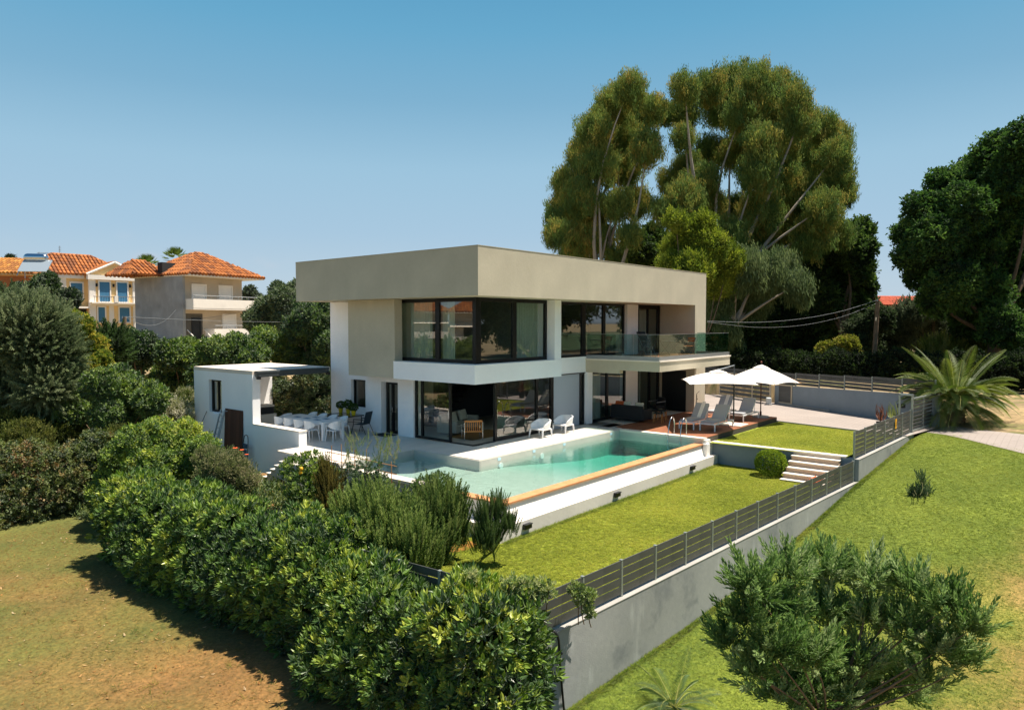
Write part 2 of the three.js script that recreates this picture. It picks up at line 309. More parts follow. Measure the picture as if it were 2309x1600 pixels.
// ---------- terrace, pool, deck ----------
{
  // terrace body and floor tiles
  structure('terrace', [box(15.52, 17.86, -1.6, -0.012, -31.9, -19.62), box(17.86, 35.3, -1.6, -0.012, -27, -16.33), box(17.86, 20, -1.6, -0.012, -32, -27)], M.stoneWhite);
  const floor = scene.getObjectByName('terrace'), geos = {};
  const tones = [0, 1, 2, 3].map((k) => { const m = M.terrace.clone(); m.color.setScalar([0.97, 1, 0.94, 0.985][k]); return m; });
  const tileAt = (x0, x1, z0, z1) => {
    const w = x1 - x0, d = z1 - z0, key = w.toFixed(2) + '_' + d.toFixed(2);
    geos[key] ??= metreUV(new THREE.BoxGeometry(w - 0.004, 0.024, d - 0.004).toNonIndexed());
    const t = new THREE.Mesh(geos[key], tones[Math.floor(rnd() * 4)]); t.name = 'tile'; t.position.set((x0 + x1) / 2, 0, (z0 + z1) / 2); t.receiveShadow = true; floor.add(t);
  };
  for (let z = -19.6; z > -29; z -= 1.2) for (let x = 15.4; x < 19.6; x += 0.82) tileAt(x, Math.min(x + 0.82, 19.65), z - 1.2, z);
  for (let x = 17.86; x < 27.3; x += 1.18) { tileAt(x, x + 1.18, -17.5, -16.32); if (x > 19.7) tileAt(x, x + 1.18, -18.4, -17.5); }
  for (let z = -17.5; z > -19.6; z -= 1.05) tileAt(17.86, 19.7, z - 1.05, z);
  for (let x = 27.3; x < 34.6; x += 1.18) tileAt(x, Math.min(34.66, x + 1.18), -18.4, -16.95);

  // pool
  const pool = thing('swimming_pool', 'infinity pool with pale tiled basin and terracotta edge in front of the villa', 'pool', [14.5, -1.1, -12.3]);
  const pp = (name, gs, m, par = pool) => { const g = metreUV(join(gs)); g.translate(-14.5, 1.1, 12.3); const o = new THREE.Mesh(g, m); o.name = name; o.castShadow = o.receiveShadow = true; par.add(o); return o; };
  const WL = -0.2;
  // basin floor (a shallow shelf left, deep to the right) and walls
  const fl = new THREE.PlaneGeometry(12.2, 4, 40, 1).rotateX(-Math.PI / 2).translate(20.9, 0, -14.4), fp = fl.attributes.position;
  for (let i = 0; i < fp.count; i++) { const x = fp.getX(i), t = Math.max(0, Math.min(1, (x - 17.6) / 8)); fp.setY(i, -0.38 - 0.6 * t * t * (3 - 2 * t)); }
  fl.computeVertexNormals();
  pp('basin_floor', [fl, box(14.8, 17.84, -0.8, -0.38, -19.6, -16.3)], M.poolTile);
  pp('basin_wall', [box(17.85, 27.1, -2.4, -0.012, -16.34, -16.26), box(17.8, 17.86, -2.4, -0.012, -19.6, -16.26), box(14.8, 17.86, -2.4, -0.012, -19.66, -19.58), box(27.0, 27.3, -2.4, -0.06, -16.34, -12.35)], M.poolTile);
  pp('overflow_wall', [box(14.85, 27.0, -2.4, -0.24, -12.72, -12.45), box(14.6, 14.85, -2.4, -0.24, -19.66, -12.45)], M.poolTile);
  const wallM = plaster('#f2ede6', 0.03);
  pp('outer_wall', [new THREE.ExtrudeGeometry(new THREE.Shape([[-12.6, -1.3], [-12.22, -1.3], [-12.22, -0.8], [-12.42, -0.26], [-12.6, -0.26]].map(([a, b]) => new THREE.Vector2(-a, b))), { depth: 12.5, bevelEnabled: false }).rotateY(Math.PI / 2).translate(14.58, 0, 0), box(14.55, 14.7, -1.3, -0.25, -19.66, -12.42), box(27.0, 27.3, -1.3, -0.2, -12.6, -12.18)], wallM);
  pp('edge_coping', [box(14.5, 27.02, -0.25, -0.2, -12.71, -12.33), box(14.5, 14.86, -0.25, -0.2, -15.2, -12.71)], M.coping);
  pp('side_coping', box(14.45, 14.85, -0.22, -0.13, -19.6, -15.2), M.stoneWhite); pp('side_coping', box(27.0, 27.35, -0.06, 0.02, -16.3, -12.33), M.stoneWhite);
  // catch ledge round the corner
  pp('ledge', [box(13.95, 27.7, -1.3, -0.7, -12.2, -12.02), box(13.95, 14.12, -1.3, -0.7, -15.5, -12.2), box(14.12, 27.7, -1.3, -0.78, -12.42, -12.2), box(14.12, 14.55, -1.3, -0.78, -15.5, -12.2)], plaster('#cfc9c3', 0.06));
  pp('end_wall', [box(27.3, 27.8, -1.3, -0.2, -12.6, -12.3), box(27.1, 27.5, -0.2, -0.06, -12.6, -12.25)], wallM);
  // water: a surface with shallow ripples
  const wg = new THREE.PlaneGeometry(12.2, 3.6, 160, 60).rotateX(-Math.PI / 2).translate(20.92, WL, -14.5);
  const wm = new THREE.PlaneGeometry(3.0, 3.28, 50, 50).rotateX(-Math.PI / 2).translate(16.35, WL, -17.94);
  const water = mesh('water', [wg, wm], phys({ color: '#ffffff', roughness: 0.0, transmission: 1, thickness: 0, ior: 1.33, bumpMap: texture(256, 1.6, (u, v) => nB(u, v), false), bumpScale: 0.006 }));
  water.userData.kind = 'structure';
  // the body of the water, which takes red light away along its depth
  const body = mesh('water_body', [box(14.86, 26.99, -1.6, WL - 0.006, -16.255, -12.73), box(14.86, 17.79, -1.6, WL - 0.006, -19.57, -16.262)], phys({ color: '#ffffff', roughness: 1, transparent: true, opacity: 0.01, thickness: 1, transmission: 0, attenuationColor: new THREE.Color().setRGB(0.6, 0.915, 0.88), attenuationDistance: 1 }));
  body.userData.kind = 'structure'; body.castShadow = false;
  // thin depth gauges and lights on the tiled wall
  for (const [x, y] of [[18.75, -0.09], [20.75, -0.09], [22.7, -0.09], [26.2, -0.09]]) pp('depth_tile', box(x, x + 0.16, y - 0.05, y + 0.05, -16.26, -16.25), std({ color: '#b9d5e2', roughness: 0.4 }));
  for (const x of [18.9, 21.3]) pp('pool_light', cyl(0.11, 0.11, 0.03, 20).rotateX(Math.PI / 2).translate(x, -0.33, -16.25), std({ color: '#dfe6e4', roughness: 0.3 }));
  // deck
  const deck = thing('timber_deck', 'red brown timber deck at the end of the pool carrying the loungers', 'deck', [27.35, 0, -12.33]);
  for (let i = 0; i < 30; i++) { const z = -12.35 - i * 0.15; const w0 = i < 26 ? 27.35 : 27.35 + (i - 25) * 0.05; part('board', box(w0 - 27.35, 8.2, 0.004, 0.028, z - 0.145 + 12.33, z + 12.33), M.deck, deck); }
  part('skirting', [box(0.02, 8.2, -0.5, 0.002, -0.08, -0.02), box(0, 8.2, -0.1, 0.003, -4.6, -0.1)], std({ color: '#4a443c', roughness: 0.9 }), deck);
  // pool ladder
  const lad = thing('pool_ladder', 'chromed pool ladder with two hooped rails at the deck end', 'ladder', [27.45, 0.02, -13.6]);
  for (const z of [-0.28, 0.28]) { part('rail', tube([V(0.05, 0, z), V(0.03, 0.55, z), V(-0.1, 0.72, z), V(-0.32, 0.62, z), V(-0.5, 0.1, z), V(-0.55, -0.5, z), V(-0.55, -0.95, z)], 0.022, 10, 40), M.steel, lad); part('foot_plate', cyl(0.05, 0.05, 0.015, 14).translate(0.05, 0, z), M.steel, lad); }
  for (const y of [-0.32, -0.58, -0.85]) part('rung', rbox(-0.6, -0.5, y - 0.015, y + 0.015, -0.27, 0.27), M.steel, lad);
  // wall lamps on the catch ledge
  const lamp = thing('wall_lamp', 'black box wall lamp on the white pool ledge, nearest to the camera', 'wall lamp', [15.05, -0.86, -12.02], 0, 'black lamps on the pool ledge');
  part('housing', rbox(-0.16, 0.16, -0.075, 0.075, 0.001, 0.09), M.black, lamp); part('shade', rbox(-0.15, 0.15, 0.05, 0.08, 0.09, 0.13), M.black, lamp);
  [[19.75, 'black box wall lamp on the pool ledge, middle one of three'], [25.3, 'black box wall lamp on the pool ledge beside the grey retaining wall']].forEach(([x, l]) => { const c = lamp.clone(); c.name = numbered('wall_lamp'); c.position.x = x; c.userData = { ...lamp.userData, label: l }; scene.add(c); });
}

// ---------- shed with awning, parapet, steps ----------
{
  const shed = thing('garden_pavilion', 'white flat roofed garden pavilion with grey awning at the left of the terrace', 'pavilion', [15.4, 0, -26.65]);
  const sp = (name, gs, m, par = shed) => { const g = metreUV(join(gs)); g.translate(-15.4, 0, 26.65); const o = new THREE.Mesh(g, m); o.name = name; o.castShadow = o.receiveShadow = true; par.add(o); return o; };
  sp('wall', box(15.4, 15.75, -3, 2.6, -31.6, -30.25), M.white);
  sp('side_wall', [box(15.4, 15.75, -3, 2.6, -29.15, -26.65), box(15.4, 15.75, -3, 0.82, -30.25, -29.15), box(15.4, 15.75, 2.24, 2.6, -30.25, -29.15), box(15.75, 19.15, -0.02, 2.6, -31.6, -31.3)], M.white);
  sp('roof', box(15.4, 19.2, 2.6, 2.76, -31.6, -26.65), plaster('#d9cdbf', 0.05));
  const w = glazing('x', 15.58, -30.25, -29.15, 0.82, 2.24, [[-29.7, 0.06]], { t: 0.08, parent: shed }); w.position.set(HX - 15.4, 0, HZ + 26.65);
  sp('awning_box', [rbox(15.5, 19.0, 2.5, 2.72, -26.63, -26.42, 0.04), rbox(15.5, 19.0, 2.66, 2.75, -26.7, -26.4, 0.02)], std({ color: '#4a5052', roughness: 0.4, metalness: 0.3 }));
  for (const x of [15.52, 18.9]) sp('awning_arm', rbox(x, x + 0.08, 2.42, 2.56, -26.55, -26.3, 0.01), M.black);
  // parapet wall from the pavilion to the terrace corner
  const par = thing('parapet_wall', 'low white parapet wall running from the pavilion along the terrace', 'wall', [15.4, 0, -23.38]);
  part('wall', box(0, 0.35, -3, 0.56, -3.27, 0), M.white, par); part('coping', box(-0.02, 0.37, 0.56, 0.6, -3.27, 0.02), M.stoneWhite, par);
  const edge = thing('terrace_wall', 'grey rendered wall holding up the terrace edge behind the shrubs', 'wall', [14.5, 0, -19.66]);
  part('wall', [box(-0.0, 0.9, -1.6, -0.06, -2.7, 0), box(0, 0.1, -1.6, -0.25, 0, 4.2)], plaster('#b9b7b3', 0.05), edge); part('coping', box(-0.05, 0.92, -0.06, 0.0, -3.7, 0), M.stoneWhite, edge);
  // outside steps
  const st = thing('garden_steps', 'white stone steps with an arched underside descending from the terrace beside the parapet', 'steps', [13.85, 0, -22.3]);
  part('landing', [box(0, 1.55, -0.24, -0.17, 0, 1.3)], M.stoneWhite, st);
  for (let i = 0; i < 6; i++) { const y = -0.17 - (i + 1) * 0.172, z = -(i + 1) * 0.27; part('tread', box(-0.03, 1.55, y - 0.04, y, z, z + 0.31), M.stoneWhite, st); }
  const sh = new THREE.Shape(); sh.moveTo(1.3, -1.7); sh.lineTo(1.3, -0.24); sh.lineTo(0, -0.24);
  for (let i = 0; i < 6; i++) { const y = -0.17 - (i + 1) * 0.172 - 0.04, z = -(i + 1) * 0.27; sh.lineTo(z + 0.27, y); sh.lineTo(z, y); }
  sh.lineTo(-1.62, -1.7); sh.lineTo(-0.9, -1.7);
  for (let k = 0; k <= 10; k++) { const a = Math.PI * (1 - k / 10); sh.lineTo(0.05 + 0.85 * Math.cos(a), -1.55 + 0.75 * Math.sin(a)); }
  const sg = new THREE.ExtrudeGeometry(sh, { depth: 0.18, bevelEnabled: false }).rotateY(-Math.PI / 2).translate(0.2, 0, 0);
  part('side_wall', sg, plaster('#b4b6b6', 0.05), st);
}

// ---------- retaining walls, lawns, drive ----------
const fenceZ = (x) => -7.74 + (x - 10.13) * 0.0585;
const footY = (x) => x < 11 ? -2.75 : x < 15.5 ? -2.75 + (x - 11) * 0.04 : x < 18.2 ? -2.57 + (x - 15.5) * 0.063 : x < 21.5 ? -2.4 + (x - 18.2) * 0.121 : x < 28 ? -2.0 + (x - 21.5) * 0.132 : x < 36 ? -1.14 + (x - 28) * 0.105 : -0.3;
{
  const lawn = (pts, y, name, m) => { const s = new THREE.Shape(pts.map(([x, z]) => new THREE.Vector2(x, -z))); const g = new THREE.ShapeGeometry(s).rotateX(-Math.PI / 2).translate(0, y, 0); return structure(name, g, m); };
  lawn([[9.7, fenceZ(9.7) - 0.27], [27.85, fenceZ(27.85) - 0.27], [27.85, -12.1], [14, -12.1], [14, -13.2], [9.7, -13.6]], -1.1, 'lower_lawn', M.lawn);
  lawn([[10, -13.3], [14.6, -12.6], [15.5, -20], [15.5, -25], [11, -25]], -1.13, 'flower_bed', M.soil);
  lawn([[27.8, fenceZ(27.8) - 0.33], [34.3, fenceZ(34.3) - 0.33], [35.5, -12.33], [27.5, -12.33]], -0.2, 'upper_lawn', M.lawn);
  lawn([[34.25, fenceZ(34.25)], [38.4, -5.7], [43.5, -15.2], [46, -19], [46, -34], [35.9, -34], [35.9, -16.9], [35.5, -12.33]], -0.16, 'driveway', M.drive);
  structure('kerb', slab([[34.22, fenceZ(34.22)], [35.45, -12.33]], 0.08, () => -0.4, () => -0.13), M.concreteCap);
  // wall between the lawns
  const rw = thing('retaining_wall', 'grey blue retaining wall with pale coping between upper and lower lawn', 'wall', [27.8, -1.1, -9.6]);
  const rp = (name, gs, m) => { const g = metreUV(join(gs)); g.translate(-27.8, 1.1, 9.6); const o = new THREE.Mesh(g, m); o.name = name; o.castShadow = o.receiveShadow = true; rw.add(o); };
  rp('wall', box(27.8, 28.05, -1.4, -0.24, -12.3, fenceZ(28) - 0.15), M.blueWall); rp('coping', box(27.74, 28.08, -0.24, -0.19, -12.32, -7.1), M.stoneWhite);
  // garden steps on the lawn
  const gs = thing('lawn_steps', 'pale stone steps with five treads between the two lawns', 'steps', [27.8, -1.1, -8.0]);
  for (let i = 0; i < 5; i++) {
    const y1 = 0.03 + i * 0.177, x0 = -1.5 + i * 0.3;
    part('tread', box(x0 - 0.02, x0 + 0.32, y1, y1 + 0.03, -1.0, 0.75), M.stoneWhite, gs);
    if (i) part('riser', box(x0 + 0.01, i === 4 ? 0 : x0 + 0.31, y1 - 0.15, y1 - 0.002, -0.98, 0.73), plaster('#c3a68c', 0.05), gs);
  }
  part('riser', box(-0.05, 0.0, 0.7, 0.86, -0.98, 0.73), plaster('#c9b59f', 0.05), gs);
  part('base', box(-1.2, 0, -0.2, 0.03, -0.97, 0.72), M.stoneWhite, gs);
}
// ---------- fences, walls, gates ----------
{
  const wall = thing('garden_wall', 'long weathered grey concrete garden wall below the slatted fence, sloping away to the right', 'wall', [10.13, -1.1, -7.74]);
  const W = (name, g, m) => { g.translate(-10.13, 1.1, 7.74); const o = new THREE.Mesh(g, m); o.name = name; o.castShadow = o.receiveShadow = true; wall.add(o); };
  const xs = Array.from({ length: 15 }, (_, i) => 10.1 + i * (27.95 - 10.1) / 14), line = xs.map((x) => [x, fenceZ(x) - 0.13]);
  W('wall', slab(line, 0.26, (i) => footY(xs[i]) - 0.4, () => -1.115), M.concrete);
  W('wall_cap', slab(line, 0.275, () => -1.115, () => -1.1), M.concreteCap);
  const xu = [27.95, 30, 32, 34, 35.4], lu = xu.map((x) => [x, fenceZ(x) - 0.16]);
  W('wall', slab(lu, 0.32, (i) => footY(xu[i]) - 0.4, (i) => -0.3 + i * 0.035), M.concrete);
  W('wall_cap', slab(lu, 0.335, (i) => -0.3 + i * 0.035, (i) => -0.285 + i * 0.035), M.concreteCap);
  W('wall', slab([[10.22, fenceZ(10.2)], [9.72, -14]], 0.26, () => -3, () => -1.115), M.concrete);
  const tone = ['#5c5d5c', '#545555', '#656563'].map((c) => { const m = M.slat.clone(); m.color.set('#ffffff').multiplyScalar(parseInt(c.slice(1, 3), 16) / 0x5c); return m; });
  function fence(name, label, a, b, y0, y1, h, bays, rows, facing = 1) {
    const t = thing(name, label, 'fence', [a[0], y0, a[1]], -Math.atan2(b[1] - a[1], b[0] - a[0]));
    const L = Math.hypot(b[0] - a[0], b[1] - a[1]), w = L / bays, rise = (y1 - y0) / bays;
    const pg = metreUV(rbox(-0.03, 0.03, 0, h + 0.03, -0.03, 0.03, 0.006).toNonIndexed()), cap = metreUV(rbox(-0.036, 0.036, h + 0.03, h + 0.045, -0.036, 0.036, 0.005).toNonIndexed());
    const pitch = h / rows, sgeo = metreUV(new THREE.BoxGeometry(w - 0.07, pitch - 0.029, 0.022).toNonIndexed());
    for (let i = 0; i <= bays; i++) {
      const p = new THREE.Mesh(pg, M.post); p.name = 'post'; p.position.set(i * w, rise * i, 0); p.castShadow = true; t.add(p);
      const c = new THREE.Mesh(cap, M.post); c.name = 'cap'; p.add(c);
      if (i === bays) break;
      for (let r = 0; r < rows; r++) { const s = new THREE.Mesh(sgeo, tone[Math.floor(rnd() * 3)]); s.name = 'slat'; s.position.set((i + 0.5) * w, rise * (i + 0.5) + 0.045 + (r + 0.5) * pitch, 0.012 * facing); s.rotation.z = rr(-0.003, 0.003); s.castShadow = s.receiveShadow = true; t.add(s); }
    }
    return t;
  }
  fence('slat_fence', 'grey slatted fence with four boards per bay along the lower lawn on the concrete wall', [10.2, fenceZ(10.2) - 0.13], [27.7, fenceZ(27.7) - 0.13], -1.1, -1.1, 0.75, 13, 4);
  fence('slat_fence', 'taller grey slatted fence of six bays beside the upper lawn, with a yellow sign', [27.86, fenceZ(27.86) - 0.15], [35.3, fenceZ(35.3) - 0.15], -0.28, -0.15, 0.98, 6, 6);
  fence('slat_fence', 'dark slatted fence half hidden by the big leaved hedge in the near corner', [10.12, fenceZ(10.2) - 0.2], [9.72, -13.6], -1.1, -1.1, 0.75, 5, 4);
  const sign = thing('warning_sign', 'small yellow warning sign with black mark on the taller slatted fence', 'sign', [32.95, 0.18, fenceZ(32.95) - 0.1]);
  part('plate', rbox(-0.14, 0.14, 0.12, 0.52, 0, 0.012, 0.004), std({ color: '#e8a713', roughness: 0.5 }), sign);
  const tri = new THREE.Shape(); tri.moveTo(-0.05, 0.22); tri.lineTo(0.04, 0.22); tri.lineTo(0.02, 0.44); tri.lineTo(-0.02, 0.36); tri.closePath();
  part('mark', new THREE.ExtrudeGeometry(tri, { depth: 0.003, bevelEnabled: false }).translate(0, 0, 0.012), M.black, sign);

  const hose = thing('drain_pipe', 'black pipe hanging down the concrete wall at its near corner beside the hedge', 'pipe', [10.5, -1.1, fenceZ(10.5)]);
  part('pipe', tube([V(-0.2, 0.04, -0.15), V(0, 0.05, 0.0), V(0.04, -0.05, 0.06), V(0.1, -0.6, 0.07), V(0.2, -1.3, 0.07), V(0.25, -1.7, 0.08)], 0.022, 8, 40), M.black, hose); part('bracket', rbox(0.06, 0.16, -0.42, -0.38, 0, 0.1), M.black, hose);

  // gate between the fence and the drive wall, with its steel portal and blue pillar
  const g = thing('side_gate', 'grey barred sliding gate with steel portal beside the blue pillar and palm', 'gate', [35.5, -0.2, fenceZ(35.5) - 0.15], -0.12);
  part('portal', [rbox(-0.1, -0.02, 0, 1.75, -0.5, -0.42), rbox(-0.1, -0.02, 0, 1.75, 0.02, 0.1), rbox(-0.1, -0.02, 1.68, 1.76, -0.5, 0.1)], M.alu, g);
  part('frame', [rbox(0, 3.3, 1.5, 1.58, -0.03, 0.03), rbox(0, 3.3, 0.06, 0.14, -0.03, 0.03), rbox(0, 0.07, 0.06, 1.58, -0.03, 0.03), rbox(3.23, 3.3, 0.06, 1.58, -0.03, 0.03), rbox(1.6, 1.66, 0.06, 1.58, -0.03, 0.03)], M.post, g);
  for (let i = 0; i < 8; i++) part('slat', rbox(0.07, 3.23, 0.18 + i * 0.165, 0.28 + i * 0.165, -0.012, 0.012, 0.004), M.slat, g);
  const pil = thing('gate_pillar', 'blue grey masonry pillar at the end of the drive wall next to the palm', 'pillar', [38.7, -0.3, -5.95]);
  part('shaft', box(-0.2, 0.35, -0.2, 1.6, -0.18, 0.18), M.blueWall, pil); part('capping', box(-0.22, 0.37, 1.6, 1.64, -0.2, 0.2), M.concreteCap, pil);

  // drive wall with fence on top
  const dw = thing('drive_wall', 'smooth blue grey wall along the driveway with a vent box and rail', 'wall', [38.4, -0.2, -5.9]);
  const D = (name, g, m) => { g.translate(-38.4, 0.2, 5.9); const o = new THREE.Mesh(g, m); o.name = name; o.castShadow = o.receiveShadow = true; dw.add(o); };
  const dl = [[38.4, -5.9], [40, -8.9], [41.7, -12.1], [43.35, -15.1]];
  D('wall', slab(dl, 0.3, () => -0.5, (i) => 1.27 - i * 0.11), M.blueWall);
  D('wall_cap', slab(dl, 0.32, (i) => 1.27 - i * 0.11, (i) => 1.295 - i * 0.11), M.concreteCap);
  D('vent_box', metreUV(join(rbox(-0.25, 0.25, 0, 0.2, -0.03, 0.03).rotateY(Math.atan2(3.0, -1.6) + Math.PI / 2 + 1.09).translate(39.0, 0.55, -7.4))), M.black);
  D('gate_rail', slab([[41.1, -11.4], [43.1, -15.0]], 0.06, () => -0.16, () => -0.06), M.concreteCap);
  fence('slat_fence', 'dark slatted fence with pale posts on top of the blue drive wall', [38.45, -5.95], [43.5, -15.3], 1.28, 0.96, 0.72, 6, 4);
  fence('slat_fence', 'far dark slatted fence continuing along the road behind the sliding gate', [43.6, -15.6], [50.5, -27.5], 1.0, 0.75, 0.75, 6, 4);
  // sliding gate with open bars
  const sg = thing('sliding_gate', 'wide sliding driveway gate with horizontal bars seen under the parasols', 'gate', [42.9, -0.14, -15.3], Math.atan2(4.1, 2.3));
  part('frame', [rbox(0, 4.9, 1.52, 1.6, -0.03, 0.03), rbox(0, 4.9, 0.05, 0.15, -0.03, 0.03), ...[0, 1.6, 3.3, 4.83].map((x) => rbox(x, x + 0.08, 0.1, 1.6, -0.035, 0.035))], std({ color: '#b9ab93', roughness: 0.5, metalness: 0.2 }), sg);
  for (let i = 0; i < 5; i++) part('bar', rbox(0.08, 4.83, 0.22 + i * 0.27, 0.4 + i * 0.27, -0.012, 0.012, 0.004), M.slat, sg);
  const sp = thing('wicket_gate', 'dark solid gate leaf with beige frame beside the drive wall', 'gate', [43.1, -0.12, -14.95], Math.atan2(4.1, 2.3));
  part('panel', rbox(-1.15, -0.1, 0.12, 1.1, -0.012, 0.012), M.slat, sp); part('frame', [rbox(-1.2, -0.1, 1.1, 1.18, -0.03, 0.03), rbox(-1.2, -0.1, 0.04, 0.12, -0.03, 0.03), rbox(-1.22, -1.12, 0, 1.2, -0.035, 0.035)], std({ color: '#b9ab93', roughness: 0.5, metalness: 0.2 }), sp);
  const mo = thing('gate_motor', 'small pale gate motor housing at the foot of the driveway gate', 'motor', [42.3, -0.15, -15.2], 0.5);
  part('housing', rbox(-0.2, 0.2, 0.03, 0.42, -0.14, 0.14, 0.06, 3), std({ color: '#b9bdbb', roughness: 0.5 }), mo); part('base', rbox(-0.24, 0.24, 0, 0.04, -0.18, 0.18), M.alu, mo);
}

// ---------- furniture ----------
function makeLounger(label, pos, turn, backAngle = 0.85, towel = false) {
  const t = thing('sun_lounger', label, 'sun lounger', pos, turn, 'loungers on the timber deck');
  part('frame', [rbox(0, 1.98, 0.28, 0.34, 0.32, 0.36), rbox(0, 1.98, 0.28, 0.34, -0.36, -0.32), rbox(0, 0.05, 0.28, 0.34, -0.32, 0.32), rbox(1.93, 1.98, 0.28, 0.34, -0.32, 0.32)], M.whiteMetal, t);
  for (const x of [0.02, 1.96]) for (const z of [-0.34, 0.34]) part('leg', rbox(x - 0.025, x + 0.025, 0, 0.3, z - 0.025, z + 0.025, 0.006), M.whiteMetal, t);
  part('seat_cushion', rbox(0.0, 1.18, 0.345, 0.43, -0.32, 0.32, 0.035, 3), M.greyFabric, t);
  const bc = rbox(0, 0.82, 0, 0.085, -0.32, 0.32, 0.035, 3).rotateZ(backAngle).translate(1.16, 0.37, 0);
  part('back_cushion', bc, M.greyFabric, t);
  part('back_support', [rbox(0, 0.8, -0.035, -0.005, -0.31, -0.27).rotateZ(backAngle).translate(1.17, 0.36, 0), rbox(0, 0.8, -0.035, -0.005, 0.27, 0.31).rotateZ(backAngle).translate(1.17, 0.36, 0), rod(V(1.5, 0.33, -0.3), V(1.62, 0.86, -0.29), 0.012), rod(V(1.5, 0.33, 0.3), V(1.62, 0.86, 0.29), 0.012)], M.whiteMetal, t);
  if (towel) part('towel', [rbox(0, 0.88, 0.088, 0.1, -0.02, 0.16, 0.005).rotateZ(backAngle).translate(1.16, 0.37, 0)], M.canvas, t);
  return t;
}
makeLounger('grey sun lounger nearest to the villa with a pale towel strip over its back', [28.88, 0.028, -14.0], 0, 0.85, true);
makeLounger('grey cushioned sun lounger at the pool side deck edge under the left parasol', [28.9, 0.028, -13.03], 0);
makeLounger('rear grey sun lounger behind the left parasol pole with a pale strip on its back', [32.6, 0.028, -14.4], 0, 0.85, true);
makeLounger('rear grey sun lounger with white footend beside the brown parasol pole', [32.6, 0.028, -13.25], 0);
function canopy(n, r, h, sag, flap, turn) {      // ribs to n corners, cloth sagging between them
  const pos = [], S = 8, R = 10;
  const P = (k, s, q) => { const a0 = turn + k * 2 * Math.PI / n, a1 = turn + (k + 1) * 2 * Math.PI / n, u = s / S, v = q / R; const x = (Math.cos(a0) * (1 - u) + Math.cos(a1) * u) * r * v, z = (Math.sin(a0) * (1 - u) + Math.sin(a1) * u) * r * v; return [x, h * (1 - v) + sag * Math.sin(Math.PI * u) * v * v * 0.9 + 0.05 * Math.sin(Math.PI * v) * h, z]; };
  for (let k = 0; k < n; k++) for (let s = 0; s < S; s++) for (let q = 0; q < R; q++) {
    const a = P(k, s, q), b = P(k, s + 1, q), c = P(k, s + 1, q + 1), d = P(k, s, q + 1);
    pos.push(...a, ...b, ...c, ...a, ...c, ...d);
  }
  const g = new THREE.BufferGeometry(); g.setAttribute('position', new THREE.Float32BufferAttribute(pos, 3)); g.computeVertexNormals(); return metreUV(g);
}
{
  const u = thing('parasol', 'left white cantilever parasol with dark pole and white base slabs on the deck', 'parasol', [30.9, 0.028, -13.55]);
  part('canopy', canopy(4, 2.02, 0.5, 0.05, 0.1, 0.06 + Math.PI / 4 + 0.87 + 0.05).translate(-0.9, 2.08, 0.5), M.canvas, u);
  part('vent', canopy(4, 0.5, 0.13, 0.02, 0, 0.06 + Math.PI / 4 + 0.92).translate(-0.9, 2.5, 0.5), M.canvas, u);
  part('pole', [rod(V(0.62, 0, 0.62), V(0.62, 2.8, 0.62), 0.035)], std({ color: '#2a3034', roughness: 0.4 }), u);
  part('arm', [rod(V(0.62, 2.75, 0.62), V(-0.9, 2.62, 0.5), 0.025), rod(V(-0.9, 2.05, 0.5), V(-0.9, 2.68, 0.5), 0.02)], M.alu, u);
  for (let k = 0; k < 4; k++) { const a = 0.06 + Math.PI / 4 + 0.92 + k * Math.PI / 2; part('rib', rod(V(-0.9, 2.5, 0.5), V(-0.9 + Math.cos(a) * 1.95, 2.06, 0.5 + Math.sin(a) * 1.95), 0.012), M.alu, u); }
  for (const [x, z] of [[0.15, 0.35], [0.66, 0.35], [0.15, 0.86], [0.66, 0.86]]) part('base_slab', rbox(x - 0.04, x + 0.44, 0.002, 0.05, z - 0.2, z + 0.28, 0.01), M.stoneWhite, u);
  const w = thing('parasol', 'right white octagonal parasol with brown wooden pole and round base', 'parasol', [34.95, 0.028, -12.95]);
  part('canopy', canopy(6, 1.82, 0.8, 0.09, 0.1, 0.35).translate(0, 1.78, 0), M.canvas, w); part('vent', canopy(6, 0.44, 0.2, 0.02, 0, 0.35).translate(0, 2.44, 0), M.canvas, w);
  part('pole', rod(V(-0.05, 0, 0.02), V(0, 2.7, 0), 0.03), std({ color: '#4a2817', roughness: 0.5 }), w); part('finial', new THREE.SphereGeometry(0.045, 12, 8).translate(0, 2.76, 0), std({ color: '#7a3d24', roughness: 0.5 }), w);
  for (let k = 0; k < 6; k++) { const a = 0.35 + k * Math.PI / 3; part('rib', rod(V(0, 2.6, 0), V(Math.cos(a) * 1.88, 1.77, Math.sin(a) * 1.88), 0.012), M.wood, w); }
  part('base', [cyl(0.42, 0.4, 0.07, 28), cyl(0.06, 0.05, 0.3, 14)], M.concreteCap, w);
}
